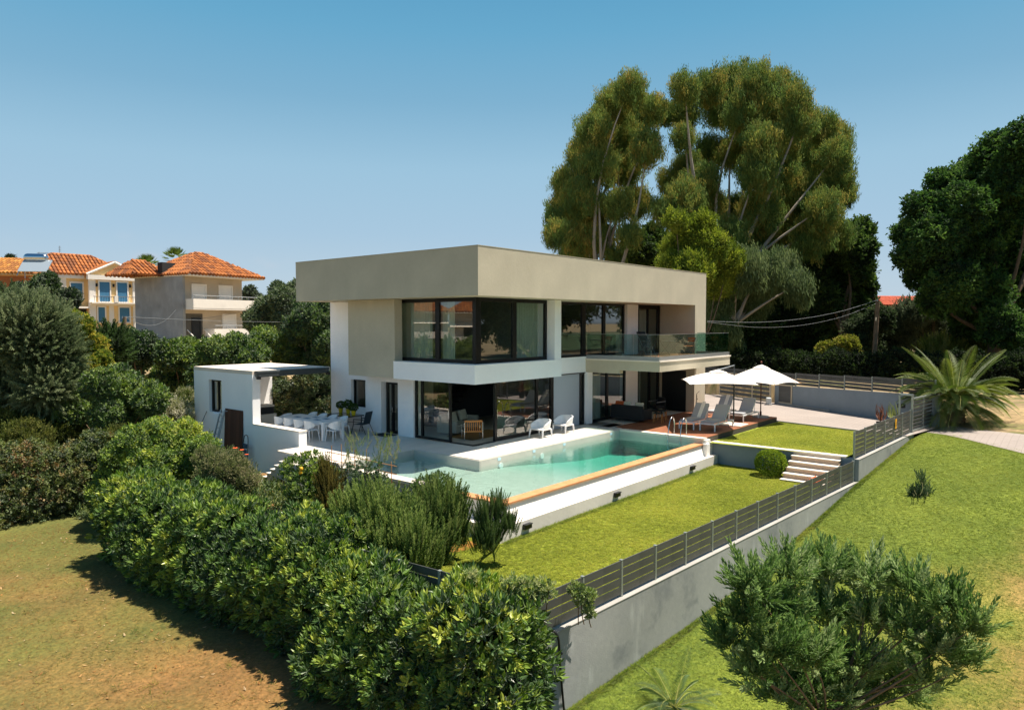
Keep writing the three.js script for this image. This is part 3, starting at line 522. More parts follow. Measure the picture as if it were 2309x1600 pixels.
// white bucket armchairs by the pool
function shellGeo(th) {
  const pos = [], idx = [], N = 48, Mv = 10, H = (a) => { const b = Math.abs(a) / 2.25; return 0.74 - 0.22 * Math.pow(Math.min(1, b), 1.6) - (b > 0.9 ? (b - 0.9) * 0.5 : 0); };
  for (const side of [0, 1]) for (let i = 0; i <= N; i++) for (let j = 0; j <= Mv; j++) {
    const a = -2.25 + 4.5 * i / N, t = j / Mv, y = 0.3 + (H(a) - 0.3) * t, e = 4, c = Math.cos(a), s = Math.sin(a);
    const k = 1 / Math.pow(Math.pow(Math.abs(c), e) + Math.pow(Math.abs(s), e), 1 / e), r = (0.325 + 0.045 * t - side * th) * k;
    pos.push(c * r, y, s * r);
  }
  const at2 = (s, i, j) => s * (N + 1) * (Mv + 1) + i * (Mv + 1) + j, q = (a, b, c, d) => idx.push(a, b, c, a, c, d);
  for (let i = 0; i < N; i++) { for (let j = 0; j < Mv; j++) { q(at2(0, i, j), at2(0, i, j + 1), at2(0, i + 1, j + 1), at2(0, i + 1, j)); q(at2(1, i, j), at2(1, i + 1, j), at2(1, i + 1, j + 1), at2(1, i, j + 1)); } q(at2(0, i, Mv), at2(1, i, Mv), at2(1, i + 1, Mv), at2(0, i + 1, Mv)); q(at2(0, i, 0), at2(0, i + 1, 0), at2(1, i + 1, 0), at2(1, i, 0)); }
  for (let j = 0; j < Mv; j++) { q(at2(0, 0, j), at2(1, 0, j), at2(1, 0, j + 1), at2(0, 0, j + 1)); q(at2(0, N, j), at2(0, N, j + 1), at2(1, N, j + 1), at2(1, N, j)); }
  const g = new THREE.BufferGeometry(); g.setAttribute('position', new THREE.Float32BufferAttribute(pos, 3)); g.setIndex(idx); g.computeVertexNormals(); return g;
}
function armchair(label, pos, turn) {
  const t = thing('garden_armchair', label, 'armchair', pos, turn, 'white armchairs beside the pool');
  part('shell', shellGeo(0.035), M.plasticWhite, t);
  part('seat', [rbox(-0.32, 0.3, 0.31, 0.36, -0.33, 0.33, 0.02, 3)], M.plasticWhite, t);
  for (const [x, z] of [[0.3, 0.3], [0.3, -0.3], [-0.3, 0.31], [-0.3, -0.31]]) part('leg', rod(V(x, 0.34, z), V(x * 1.16, 0, z * 1.1), 0.045, 0.022, 10), M.plasticWhite, t);
  return t;
}
armchair('white moulded armchair left of the small black table by the sliding door', [23.15, 0.014, -17.72], -1.15 - Math.PI / 2 + 2.75);
armchair('white moulded armchair right of the small black table by the sliding door', [24.75, 0.014, -17.72], -1.15 - Math.PI / 2 + 2.75);
{
  const t = thing('side_table', 'small round black side table between the two white armchairs', 'table', [24.0, 0.014, -17.95]);
  part('table_top', cyl(0.24, 0.24, 0.025, 28).translate(0, 0.5, 0), M.black, t);
  for (let k = 0; k < 3; k++) part('leg', rod(V(Math.cos(k * 2.1) * 0.2, 0.5, Math.sin(k * 2.1) * 0.2), V(Math.cos(k * 2.1) * 0.22, 0, Math.sin(k * 2.1) * 0.22), 0.012), M.black, t);
}
// dining table and ten white chairs
{
  const t = thing('dining_table', 'long white outdoor dining table on the shaded terrace', 'table', [17.27, 0.012, -25.3]);
  part('table_top', rbox(-0.52, 0.52, 0.7, 0.75, -1.55, 1.55, 0.01), M.plasticWhite, t); part('apron', [rbox(-0.5, 0.5, 0.63, 0.7, -1.5, -1.45), rbox(-0.5, 0.5, 0.63, 0.7, 1.45, 1.5), rbox(-0.5, -0.45, 0.63, 0.7, -1.45, 1.45), rbox(0.45, 0.5, 0.63, 0.7, -1.45, 1.45)], M.plasticWhite, t);
  for (const x of [-0.46, 0.46]) for (const z of [-1.49, 1.49]) part('leg', rbox(x - 0.06, x + 0.06, 0, 0.7, z - 0.06, z + 0.06, 0.008), M.plasticWhite, t);
  const mat = std({ color: '#6f8aa0', roughness: 0.8 });
  [[-0.2, 0.7, 'near left of the table end'], [0.2, 0.75, 'near right of the table end'], [-0.2, 0, 'mid table on the parapet side'], [0.2, 0.05, 'mid table on the house side'], [-0.2, -0.7, 'far part of the table']].forEach(([x, z, w], i) => { const o = mesh('place_mat', rbox(17.27 + x - 0.1, 17.27 + x + 0.1, 0.763, 0.768, -25.3 + z - 0.17, -25.3 + z + 0.17, 0.002), mat); tag(o, 'thin blue grey place mat on the white dining table, ' + w, 'place mat', 'place mats on the dining table'); });
  let proto;
  const chair = (label, x, z, turn) => {
    if (!proto) {
      proto = thing('dining_chair', label, 'chair', [x, 0.012, z], turn, 'white chairs round the dining table');
      part('seat', rbox(-0.22, 0.22, 0.43, 0.455, -0.22, 0.22, 0.012, 2), M.plasticWhite, proto);
      const N = 26, P = [], C = (a, y, o = 0) => [Math.sin(a) * (0.25 - o) , y, -Math.cos(a) * (0.235 - o) - (y - 0.45) * 0.12 * Math.cos(a)];
      for (let i = 0; i < N; i++) { const a0 = -1.75 + 3.5 * i / N, a1 = -1.75 + 3.5 * (i + 1) / N, top = (a) => 0.82 - 0.16 * Math.pow(Math.abs(a) / 1.75, 2.4), low = (a) => 0.47 + 0.13 * Math.pow(Math.abs(a) / 1.75, 1.5); for (const o of [0, 0.02]) { const q = [C(a0, low(a0), o), C(a1, low(a1), o), C(a1, top(a1), o), C(a0, top(a0), o)]; P.push(...q[0], ...q[1], ...q[2], ...q[0], ...q[2], ...q[3]); } const e = [C(a0, top(a0), 0), C(a1, top(a1), 0), C(a1, top(a1), 0.02), C(a0, top(a0), 0.02)]; P.push(...e[0], ...e[1], ...e[2], ...e[0], ...e[2], ...e[3]); }
      const g = new THREE.BufferGeometry(); g.setAttribute('position', new THREE.Float32BufferAttribute(P, 3)); g.computeVertexNormals(); part('backrest', g, M.plasticWhite, proto);
      for (const [lx, lz] of [[0.2, 0.2], [-0.2, 0.2], [0.2, -0.2], [-0.2, -0.2]]) part('leg', rod(V(lx, 0.44, lz), V(lx * 1.25, 0, lz * 1.25), 0.022, 0.015), M.plasticWhite, proto);
      for (const lx of [0.245, -0.245]) part('arm', [rod(V(lx, 0.64, -0.02), V(lx, 0.63, 0.2), 0.016), rod(V(lx, 0.63, 0.2), V(lx * 0.85, 0.44, 0.22), 0.016)], M.plasticWhite, proto);
      return;
    }
    const c = proto.clone(); c.name = numbered('dining_chair'); c.position.set(x, 0.012, z); c.rotation.y = turn; c.userData = { ...proto.userData, label }; scene.add(c);
  };
  chair('white dining chair at the near end of the long table', 17.05, -23.42, Math.PI);
  const L = ['nearest to the camera', 'second from the near end', 'third from the near end', 'at the far corner'];
  L.forEach((l, i) => chair('white dining chair on the parapet side of the table, ' + l, 16.52, -24.25 - i * 0.72, Math.PI / 2));
  L.forEach((l, i) => chair('white dining chair on the house side of the table, ' + l, 18.02, -24.25 - i * 0.72, -Math.PI / 2));
  chair('white dining chair at the far end of the long table', 17.25, -27.15, 0);
}
// glass table, dark chair, three yellow pots
{
  const t = thing('glass_table', 'dark framed glass garden table against the white villa wall', 'table', [19.0, 0.012, -25.3]);
  part('table_top', rbox(-0.42, 0.42, 0.7, 0.715, -0.72, 0.72, 0.006), phys({ color: '#3d4d50', roughness: 0.05, transmission: 0.5, thickness: 0 }), t);
  part('rim', [rbox(-0.45, 0.45, 0.68, 0.72, -0.75, -0.72), rbox(-0.45, 0.45, 0.68, 0.72, 0.72, 0.75), rbox(-0.45, -0.42, 0.68, 0.72, -0.72, 0.72), rbox(0.42, 0.45, 0.68, 0.72, -0.72, 0.72)], M.black, t);
  for (const x of [-0.36, 0.36]) for (const z of [-0.65, 0.65]) part('leg', rod(V(x, 0.7, z), V(x * 1.05, 0, z * 1.05), 0.018), M.black, t);
  part('stretcher', [rod(V(-0.36, 0.4, -0.65), V(0.36, 0.4, 0.65), 0.012), rod(V(-0.36, 0.4, 0.65), V(0.36, 0.4, -0.65), 0.012)], M.black, t);
  const c = thing('sling_chair', 'dark sling garden chair beside the glass table and the door', 'chair', [19.0, 0.012, -24.15], Math.PI + 0.25);
  const sl = std({ color: '#2c3a42', roughness: 0.8 });
  part('seat', rbox(-0.24, 0.24, 0.4, 0.42, -0.24, 0.24), sl, c); part('backrest', rbox(-0.24, 0.24, 0, 0.56, -0.01, 0.01).rotateX(-0.28).translate(0, 0.42, -0.24), sl, c);
  for (const x of [-0.27, 0.27]) { part('leg', [rod(V(x, 0.41, 0.24), V(x, 0, 0.36), 0.015), rod(V(x, 0.41, -0.2), V(x, 0, -0.4), 0.015)], M.black, c); part('arm', [rod(V(x, 0.62, -0.28), V(x, 0.62, 0.24), 0.017), rod(V(x, 0.62, 0.24), V(x, 0.41, 0.24), 0.015)], M.black, c); }
}
{
  // barbecue, board, ladder, stool, rod by the pavilion
  const b = thing('barbecue', 'white masonry barbecue with dark grill and pale lid inside the pavilion', 'barbecue', [17.6, 0, -29.6]);
  part('base', box(-0.7, 0.5, 0.012, 0.55, -0.35, 0.35), M.stoneWhite, b); part('grill', rbox(-0.66, 0.4, 0.56, 0.86, -0.3, 0.3), M.black, b); part('lid', rbox(-0.68, 0.42, 0.88, 0.96, -0.33, 0.33, 0.02), M.stoneWhite, b); part('back_plate', rbox(-0.72, -0.68, 0.5, 1.05, -0.3, 0.3), M.black, b);
  const bd = thing('leaning_board', 'tall brown timber board leaning on the white pavilion wall', 'board', [15.28, -1.35, -28.1], 0);
  for (let i = 0; i < 6; i++) part('plank', rbox(-0.03, 0.01, 0, 2.42, -0.72 + i * 0.24, -0.72 + i * 0.24 + 0.234, 0.004).rotateZ(-0.05), std({ color: ['#4c2a1b', '#553020', '#472616'][i % 3], roughness: 0.7 }), bd);
  const l = thing('extension_ladder', 'aluminium extension ladder leaning on the pavilion wall under its window', 'ladder', [14.75, -1.3, -29.0]);
  for (const z of [-0.19, 0.19]) { part('rail', rod(V(0, 0, z), V(0.62, 2.3, z * 0.95), 0.028, 0.028, 6), M.alu, l); part('extension_rail', rod(V(-0.05, 0, z * 0.85), V(0.5, 2.0, z * 0.8), 0.022, 0.022, 6), M.alu, l); }
  for (let i = 1; i < 9; i++) part('rung', rod(V(0.07 * i, 0.255 * i, -0.19), V(0.07 * i, 0.255 * i, 0.19), 0.014), M.alu, l);
  const s = thing('folding_steps', 'dark folded step ladder with blue treads leaning on the parapet wall', 'step ladder', [15.1, -1.35, -26.9]);
  const blue = std({ color: '#2d4a60', roughness: 0.6 });
  part('frame', [tube([V(0, 0, -0.2), V(0.12, 1.25, -0.17), V(0.14, 1.45, -0.1), V(0.14, 1.45, 0.1), V(0.12, 1.25, 0.17), V(0, 0, 0.2)], 0.017, 8, 40)], M.black, s);
  for (let i = 0; i < 4; i++) part('tread', rbox(-0.05, -0.02, 0, 0.2, -0.15, 0.15).rotateZ(-0.1).translate(0.03 + i * 0.025, 0.2 + i * 0.24, 0), blue, s);
  const r = thing('thin_rod', 'thin dark rod leaning at the far corner of the pavilion wall', 'rod', [15.1, -0.9, -31.4]);
  part('shaft', rod(V(0, 0, 0), V(0.25, 1.7, 1.0), 0.012), M.black, r); part('tip', new THREE.SphereGeometry(0.02, 8, 6).translate(0.25, 1.7, 1.0), M.black, r);
  const la = thing('arm_lamp', 'pale disc lamp on a thin arm fixed to the pavilion wall above the ladder', 'lamp', [15.38, 0.9, -28.95]);
  part('arm', rod(V(0, 0.06, 0.35), V(-0.3, 0.02, 0), 0.012), M.alu, la); part('shade', cyl(0.16, 0.12, 0.04, 20).translate(-0.3, -0.03, 0), M.whiteMetal, la);
}
// sofa group under the balcony, stools
{
  const s = thing('rattan_sofa', 'black woven sofa with pale and orange cushions under the balcony', 'sofa', [29.75, 0.03, -17.3]);
  const rat = std({ color: '#1d2022', roughness: 0.8 });
  part('base', rbox(-0.4, 0.45, 0.08, 0.36, -0.8, 0.85, 0.03), rat, s); part('backrest', rbox(-0.45, -0.3, 0.1, 0.78, -0.85, 0.85, 0.04), rat, s);
  part('arm', rbox(-0.4, 0.45, 0.1, 0.6, 0.75, 0.9, 0.04), rat, s); part('arm', rbox(-0.4, 0.45, 0.1, 0.6, -0.9, -0.75, 0.04), rat, s);
  part('seat_cushion', rbox(-0.3, 0.45, 0.36, 0.48, -0.74, 0.74, 0.04, 3), std({ color: '#3d4448', roughness: 0.9 }), s);
  const cush = (label, col, x, z, a) => { const c = mesh('cushion', rbox(-0.06, 0.06, -0.22, 0.22, -0.22, 0.22, 0.055, 4).rotateZ(-0.3).rotateY(a).translate(x, 0.74, z), col); tag(c, label, 'cushion', null); };
  cush('orange and white patterned cushion propped on the black sofa', std({ color: '#c0592a', roughness: 0.9 }), 29.6, -17.85, 0.2);
  cush('pale printed cushion next to the orange one on the black sofa', std({ color: '#c9c9bd', roughness: 0.9 }), 29.62, -17.45, -0.2);
  cush('cream cushion at the near end of the black sofa', std({ color: '#b6b29f', roughness: 0.9 }), 29.55, -16.75, 0.1);
  const ct = thing('coffee_table', 'low dark coffee table in front of the black sofa', 'table', [31.3, 0.03, -17.2]);
  part('table_top', rbox(-0.35, 0.35, 0.36, 0.4, -0.6, 0.6), std({ color: '#2a2f31', roughness: 0.2 }), ct); for (const x of [-0.3, 0.3]) for (const z of [-0.55, 0.55]) part('leg', rbox(x - 0.025, x + 0.025, 0, 0.36, z - 0.025, z + 0.025), rat, ct);
  const ac = thing('rattan_armchair', 'dark garden armchair behind the coffee table with light metal arms', 'armchair', [32.9, 0.03, -17.6], -0.4);
  part('seat', rbox(-0.3, 0.3, 0.3, 0.42, -0.3, 0.3, 0.03), rat, ac); part('backrest', rbox(0.24, 0.32, 0.3, 0.85, -0.3, 0.3, 0.03), rat, ac);
  for (const z of [-0.33, 0.33]) { part('arm', rod(V(-0.3, 0.62, z), V(0.3, 0.66, z), 0.02), M.alu, ac); for (const x of [-0.28, 0.28]) part('leg', rod(V(x, 0.64, z), V(x, 0, z), 0.018), rat, ac); }
  const stool = (label, x, z) => { const t = thing('wooden_stool', label, 'stool', [x, 0.028, z], 0.3); part('seat', rbox(-0.2, 0.2, 0.43, 0.47, -0.2, 0.2, 0.015), std({ color: '#22302e', roughness: 0.6 }), t); for (const lx of [-0.16, 0.16]) for (const lz of [-0.16, 0.16]) part('leg', rod(V(lx, 0.43, lz), V(lx * 1.25, 0, lz * 1.25), 0.024, 0.018), M.wood, t); part('rail', [rod(V(-0.18, 0.34, -0.18), V(0.18, 0.34, -0.18), 0.012), rod(V(-0.18, 0.34, 0.18), V(0.18, 0.34, 0.18), 0.012)], M.wood, t); };
  stool('wooden stool with dark seat nearest to the pool ladder', 29.95, -15.95); stool('wooden stool with dark seat behind the other stool', 30.9, -16.25);
  // balcony furniture
  const fold = (label, x, z, turn, m) => { const t = thing('folding_chair', label, 'chair', [x, 3.125, z], turn); part('seat', rbox(-0.2, 0.2, 0.43, 0.45, -0.2, 0.2, 0.006), m, t); for (const y of [0.66, 0.78]) part('back_slat', rbox(-0.2, 0.2, y, y + 0.07, -0.25, -0.235, 0.004).translate(0, 0, -(y - 0.45) * 0.22), m, t); for (const lx of [-0.21, 0.21]) part('leg', [rod(V(lx, 0, 0.24), V(lx, 0.86, -0.33), 0.012), rod(V(lx, 0, -0.26), V(lx, 0.44, 0.2), 0.012)], M.black, t); };
  fold('black folding chair on the balcony beside the white pier', 30.2, -16.7, Math.PI / 2 + 0.3, M.black);
  fold('folding chair with orange slats at the right end of the balcony', 33.2, -16.0, -Math.PI / 2, std({ color: '#c9682c', roughness: 0.6 }));
  const bt = thing('balcony_table', 'thin black table on the balcony between the folding chairs', 'table', [31.9, 3.125, -16.4]);
  part('table_top', rbox(-0.55, 0.55, 0.7, 0.725, -0.35, 0.35, 0.006), M.black, bt); for (const x of [-0.45, 0.45]) part('leg', [rod(V(x, 0.7, 0.3), V(x * 1.1, 0, -0.3), 0.012), rod(V(x, 0.7, -0.3), V(x * 1.1, 0, 0.3), 0.012)], M.black, bt);
  const dc = thing('deck_chair', 'dark reclining deck chair in front of the balcony door', 'chair', [31.6, 3.125, -17.5], -0.5);
  part('sling', [rbox(-0.25, 0.25, 0, 0.95, -0.01, 0.01).rotateX(-0.55).translate(0, 0.35, -0.1), rbox(-0.25, 0.25, 0.3, 0.32, -0.1, 0.4)], std({ color: '#262d33', roughness: 0.9 }), dc); part('frame', [rod(V(-0.27, 0, 0.4), V(-0.27, 1.1, -0.55), 0.017), rod(V(0.27, 0, 0.4), V(0.27, 1.1, -0.55), 0.017), rod(V(-0.27, 0, -0.5), V(-0.27, 0.5, 0.3), 0.017), rod(V(0.27, 0, -0.5), V(0.27, 0.5, 0.3), 0.017)], M.alu, dc);
}
// living room seen through the open corner
{
  const fab = std({ color: '#8f928c', roughness: 0.95 });
  const s = thing('living_room_sofa', 'pale living room sofa inside the open glass corner', 'sofa', [22.0, 0.03, -21.3], 0.35);
  part('base', rbox(-1.1, 1.0, 0.08, 0.42, -0.45, 0.45, 0.04, 3), fab, s); part('backrest', rbox(-1.1, 1.0, 0.4, 0.8, -0.5, -0.3, 0.05, 3), fab, s); part('arm', rbox(0.95, 1.15, 0.1, 0.6, -0.45, 0.45, 0.04, 3), fab, s); part('arm', rbox(-1.3, -1.08, 0.1, 0.6, -0.45, 0.45, 0.04, 3), fab, s);
  for (const [x, l] of [[-0.5, 'large pale cushion in the middle of the living room sofa'], [0.55, 'smaller pale cushion at the right of the living room sofa']]) tag(mesh('cushion', rbox(-0.36, 0.36, -0.22, 0.22, -0.07, 0.07, 0.06, 4).rotateX(-0.3).rotateY(0.35).translate(22.0 + x * 0.94, 0.68, -21.4 - x * 0.34), std({ color: '#a5a79e', roughness: 0.95 })), l, 'cushion');
  const a = thing('slatted_armchair', 'wooden slatted armchair with chromed legs in the open glass corner', 'armchair', [20.75, 0.03, -19.35], -0.66);
  part('top_rail', rbox(-0.36, 0.36, 0.74, 0.82, 0.27, 0.32), M.wood, a); part('bottom_rail', rbox(-0.36, 0.36, 0.34, 0.4, 0.27, 0.32), M.wood, a);
  for (let i = 0; i < 9; i++) part('slat', rbox(-0.34 + i * 0.08, -0.31 + i * 0.08, 0.4, 0.74, 0.28, 0.31, 0.004), M.wood, a);
  part('seat', rbox(-0.35, 0.35, 0.34, 0.46, -0.4, 0.26, 0.03), std({ color: '#1c1d20', roughness: 0.8 }), a);
  for (const x of [-0.37, 0.37]) part('leg', [rod(V(x, 0, 0.32), V(x, 0.74, 0.32), 0.014), rod(V(x, 0, -0.38), V(x, 0.55, -0.38), 0.014), rod(V(x, 0.6, 0.32), V(x, 0.55, -0.38), 0.014)], M.steel, a);
  tag(mesh('rug', rbox(20.6, 23.2, 0.031, 0.043, -20.7, -19.2, 0.004), std({ color: '#7c5a2c', roughness: 1 })), 'ochre rug on the living room floor behind the slatted armchair', 'rug');
  const m = thing('door_mat', 'dark door mat in front of the black side door', 'mat', [19.3, 0.014, -23.05]); part('mat', rbox(-0.3, 0.3, 0, 0.02, -0.45, 0.45, 0.008), M.darkIn, m);
}
// ---------- terrain, lawns outside, path ----------
const sst = (a, b, t) => { t = Math.max(0, Math.min(1, (t - a) / (b - a))); return t * t * (3 - 2 * t); };
const hn = new ImprovedNoise();
function groundY(x, z) {
  const u = x * Math.sin(YAW) - z * Math.cos(YAW);            // distance ahead of the viewpoint
  let front = footY(x);
  if (x > 18) front += sst(20, 33, x) * 0.065 * Math.max(0, Math.min(10, z - fenceZ(x)));
  if (z < fenceZ(x) && x > 10.2) front -= 0.25;
  if (z < -12) { const k = sst(9.3, 10.6, x) * sst(-12, -14, z) * sst(-27.5, -25, z); front += (-1.2 - front) * k; }
  const back = -2.3 + sst(26, 72, u) * 4.9 + hn.noise(x * 0.04, z * 0.04, 1.5) * 0.5;
  let y = front + (back - front) * sst(-29, -36, z) * sst(44, 28, x);
  // beyond the drive wall
  const t = (-5.9 - z) / 9.4, wx = 38.4 + 5.1 * t, d = (x - wx) * 0.88;
  if (z < -5.9) y = y + (0.8 - y) * sst(0.0, 0.35, d);
  else if (x > 38) y += sst(38, 44, x) * 0.5;
  return y + sst(90, 400, u) * 3;
}
{
  const axis = (lo, hi, c, fine) => { const v = []; let t = lo; while (t < hi) { v.push(t); const d = Math.abs(t - c); t += d < fine ? 0.5 : Math.min(40, 0.5 + (d - fine) * 0.12); } v.push(hi); return v; };
  const xs = axis(-900, 1000, 25, 32), zs = axis(-1000, 700, -16, 32), g = new THREE.BufferGeometry(), pos = [], idx = [], uv = [];
  xs.forEach((x) => zs.forEach((z) => { pos.push(x, groundY(x, z), z); uv.push(x, z); }));
  const n = zs.length;
  for (let i = 0; i + 1 < xs.length; i++) for (let j = 0; j + 1 < n; j++) { const a = i * n + j; idx.push(a, a + 1, a + n + 1, a, a + n + 1, a + n); }
  g.setAttribute('position', new THREE.Float32BufferAttribute(pos, 3)); g.setAttribute('uv', new THREE.Float32BufferAttribute(uv, 2)); g.setIndex(idx); g.computeVertexNormals();
  M.scrub = std({ color: '#ffffff', roughness: 1, map: texture(1024, 11, (u, v) => { let c = mixc(rgb('#75664a'), rgb('#9a845f'), nA(u, v) * 1.4 - 0.2); if (nB(u, v) > 0.55) c = mixc(c, rgb('#4d5a22'), (nB(u, v) - 0.55) * 4); return c.map((x) => x * (0.75 + 0.5 * nE(u, v))); }) });
  const o = new THREE.Mesh(g, M.scrub); o.name = 'ground'; o.receiveShadow = true; o.userData.kind = 'structure'; scene.add(o);
}
// a sheet that lies on the terrain, cut to an outline
function draped(name, x0, x1, z0, z1, step, inside, lift, m) {
  const pos = [], uv = [], nx = Math.round((x1 - x0) / step), nz = Math.round((z1 - z0) / step);
  const P = (i, j) => [x0 + (x1 - x0) * i / nx, z0 + (z1 - z0) * j / nz];
  for (let i = 0; i < nx; i++) for (let j = 0; j < nz; j++) {
    const [cx, cz] = P(i + 0.5, j + 0.5); if (!inside(cx, cz)) continue;
    const q = [P(i, j), P(i, j + 1), P(i + 1, j + 1), P(i, j), P(i + 1, j + 1), P(i + 1, j)];
    for (const [x, z] of q) { pos.push(x, groundY(x, z) + lift, z); uv.push((x - x0) / (x1 - x0), (z - z0) / (z1 - z0)); }
  }
  const g = new THREE.BufferGeometry(); g.setAttribute('position', new THREE.Float32BufferAttribute(pos, 3)); g.setAttribute('uv', new THREE.Float32BufferAttribute(uv, 2)); g.computeVertexNormals();
  const o = new THREE.Mesh(g, m); o.name = name; o.receiveShadow = true; o.userData.kind = 'structure'; scene.add(o); return o;
}
// how dry the grass is at a place of the lawn outside the wall, 0 to 1
const dryRight = (x, z) => { const n = hn.noise(x * 0.35, z * 0.35, 4) + 0.5 * hn.noise(x * 1.1, z * 1.1, 9); return Math.max(0, Math.min(1, 0.9 * sst(3.0, 6.4, (z + 7) - (x - 20) * 0.28 * (x > 20 ? 1 : 0.3) + n * 1.6) )); };
const dryLeft = (x, z) => { const n = hn.noise(x * 0.25, z * 0.25, 2) + 0.5 * hn.noise(x * 0.9, z * 0.9, 7); return Math.max(0, Math.min(1, 0.36 + 0.07 * (z + 17) * 0.9 + 0.05 * (x - 4) + n * 0.7)); };
function grassMap(size, x0, x1, z0, z1, dry, green, green2, tan, tan2) {
  const t = texture(size, 1, (u, v) => {
    const x = x0 + (x1 - x0) * u, z = z0 + (z1 - z0) * v, k = dry(x, z), fu = x / 7 - Math.floor(x / 7), fv = z / 7 - Math.floor(z / 7);
    const a = nA(fu, fv), e = nC((x / 3) % 1 + 1, (z / 3) % 1 + 1), n = hn.noise(x * 9, z * 9, 3) * 0.5 + hn.noise(x * 21, z * 21, 5) * 0.5;
    const c = mixc(mixc(green, green2, a * 1.4 - 0.2 + (e - 0.5) * 0.6), mixc(tan, tan2, a + (e - 0.5)), k + n * 0.35);
    return c.map((q) => q * (0.92 + 0.3 * n));
  });
  t.wrapS = t.wrapT = THREE.ClampToEdgeWrapping; return t;
}
const RX0 = 9, RX1 = 41, RZ0 = -8, RZ1 = 8;
M.rightLawn = std({ color: '#ffffff', roughness: 1, map: grassMap(1536, RX0, RX1, RZ0, RZ1, dryRight, rgb('#55681a'), rgb('#7c8a2a'), rgb('#876c38'), rgb('#a58350')) });
draped('outer_lawn', RX0, RX1, RZ0, RZ1, 0.25, (x, z) => z > fenceZ(x) - 0.2 && x < 37.4 - (z + 6.3) * 0.82 + 0.3, 0.03, M.rightLawn);
const LX0 = -12, LX1 = 11, LZ0 = -31, LZ1 = -3;
M.leftLawn = std({ color: '#ffffff', roughness: 1, map: grassMap(1536, LX0, LX1, LZ0, LZ1, dryLeft, rgb('#555b24'), rgb('#6b692c'), rgb('#77582f'), rgb('#906b3b')) });
draped('dry_lawn', LX0, LX1, LZ0, LZ1, 0.5, () => true, 0.03, M.leftLawn);
// footpath from the side gate
{
  const a = [[37.0, -6.35], [35.3, -4.3], [33.2, -2.1], [28.5, 3.2]], b = [[39.6, -6.0], [38.5, -4.4], [36.2, -1.4], [31.5, 4.4]], pos = [];
  for (let k = 0; k < 3; k++) for (let i = 0; i < 8; i++) for (let j = 0; j < 4; j++) {
    const P = (s, t) => { s = k + s / 8; const q = Math.min(2, Math.floor(s)), f = s - q, A = a[q].map((v, n) => v + (a[q + 1][n] - v) * f), B = b[q].map((v, n) => v + (b[q + 1][n] - v) * f), x = A[0] + (B[0] - A[0]) * t / 4, z = A[1] + (B[1] - A[1]) * t / 4; return [x, groundY(x, z) + 0.045, z]; };
    const p = [P(i, j), P(i, j + 1), P(i + 1, j + 1), P(i + 1, j)]; pos.push(...p[0], ...p[1], ...p[2], ...p[0], ...p[2], ...p[3]);
  }
  const g = new THREE.BufferGeometry(); g.setAttribute('position', new THREE.Float32BufferAttribute(pos, 3)); g.computeVertexNormals();
  const o = new THREE.Mesh(metreUV(g), M.drive); o.name = 'footpath'; o.receiveShadow = true; o.userData.kind = 'structure'; scene.add(o);
}
// ---------- foliage ----------
function leaf(L, W, droop = 0.12, fold = 0.22) {
  const b = [0, 0, 0], l = [-W / 2, L * 0.42, W * fold], r = [W / 2, L * 0.42, W * fold], t = [0, L, -L * droop], m = [0, L * 0.5, 0];
  const l2 = [-W * 0.36, L * 0.74, W * fold * 0.6 - L * droop * 0.4], r2 = [W * 0.36, L * 0.74, W * fold * 0.6 - L * droop * 0.4];
  const g = new THREE.BufferGeometry();
  g.setAttribute('position', new THREE.Float32BufferAttribute([...b, ...m, ...l, ...l, ...m, ...l2, ...l2, ...m, ...t, ...b, ...r, ...m, ...m, ...r, ...r2, ...m, ...r2, ...t], 3));
  return g;
}
function leafSmall(L, W) { const g = new THREE.BufferGeometry(); g.setAttribute('position', new THREE.Float32BufferAttribute([0, 0, 0, W / 2, L * 0.45, W * 0.15, 0, L, -L * 0.1, 0, 0, 0, 0, L, -L * 0.1, -W / 2, L * 0.45, W * 0.15], 3)); return g; }
function merge(gs) { const g = mergeGeometries(gs); g.computeVertexNormals(); const uv = new Float32Array(g.attributes.position.count * 2); g.setAttribute('uv', new THREE.BufferAttribute(uv, 2)); return g; }
const X = V(1, 0, 0), Y = V(0, 1, 0), Z = V(0, 0, 1);
// leaf cluster shapes, about one metre or as stated; +y is the way the twig grows
function whorl(n, L, W, s) { const gs = []; for (let k = 0; k < n; k++) { const a = k * 2.4 + rr(-0.2, 0.2), e = 0.25 + 1.05 * (k / n) + rr(-0.12, 0.12), q = L * rr(0.75, 1.1) * (k < 2 ? 0.7 : 1); gs.push(leaf(q, W * q / L, rr(0.05, 0.3), 0.2).rotateX(e).rotateY(a).translate(0, s * (1 - k / n), 0)); } return merge(gs); }
function spray(n, L, W, R, up = 0.3) { const gs = []; for (let k = 0; k < n; k++) { const d = V(rr(-1, 1), rr(-0.7, 1), rr(-1, 1)).normalize(); gs.push(leafSmall(L * rr(0.7, 1.2), W * rr(0.7, 1.2)).applyQuaternion(new THREE.Quaternion().setFromUnitVectors(Y, d.clone().add(V(0, up, 0)).normalize())).rotateY(rr(0, 6)).translate(d.x * R * rnd(), d.y * R * rnd(), d.z * R * rnd())); } return merge(gs); }
function hanging(n, L, W, R) { const gs = []; for (let k = 0; k < n; k++) { const y = rr(-1.15, 0.45), q = R * (0.95 - 0.4 * Math.abs(y)); gs.push(leafSmall(L * rr(0.6, 1.2), W).rotateX(Math.PI + rr(-0.5, 0.5)).rotateY(rr(0, 6.28)).translate(rr(-q, q) * 0.7, y * R * 1.15, rr(-q, q) * 0.7)); } return merge(gs); }
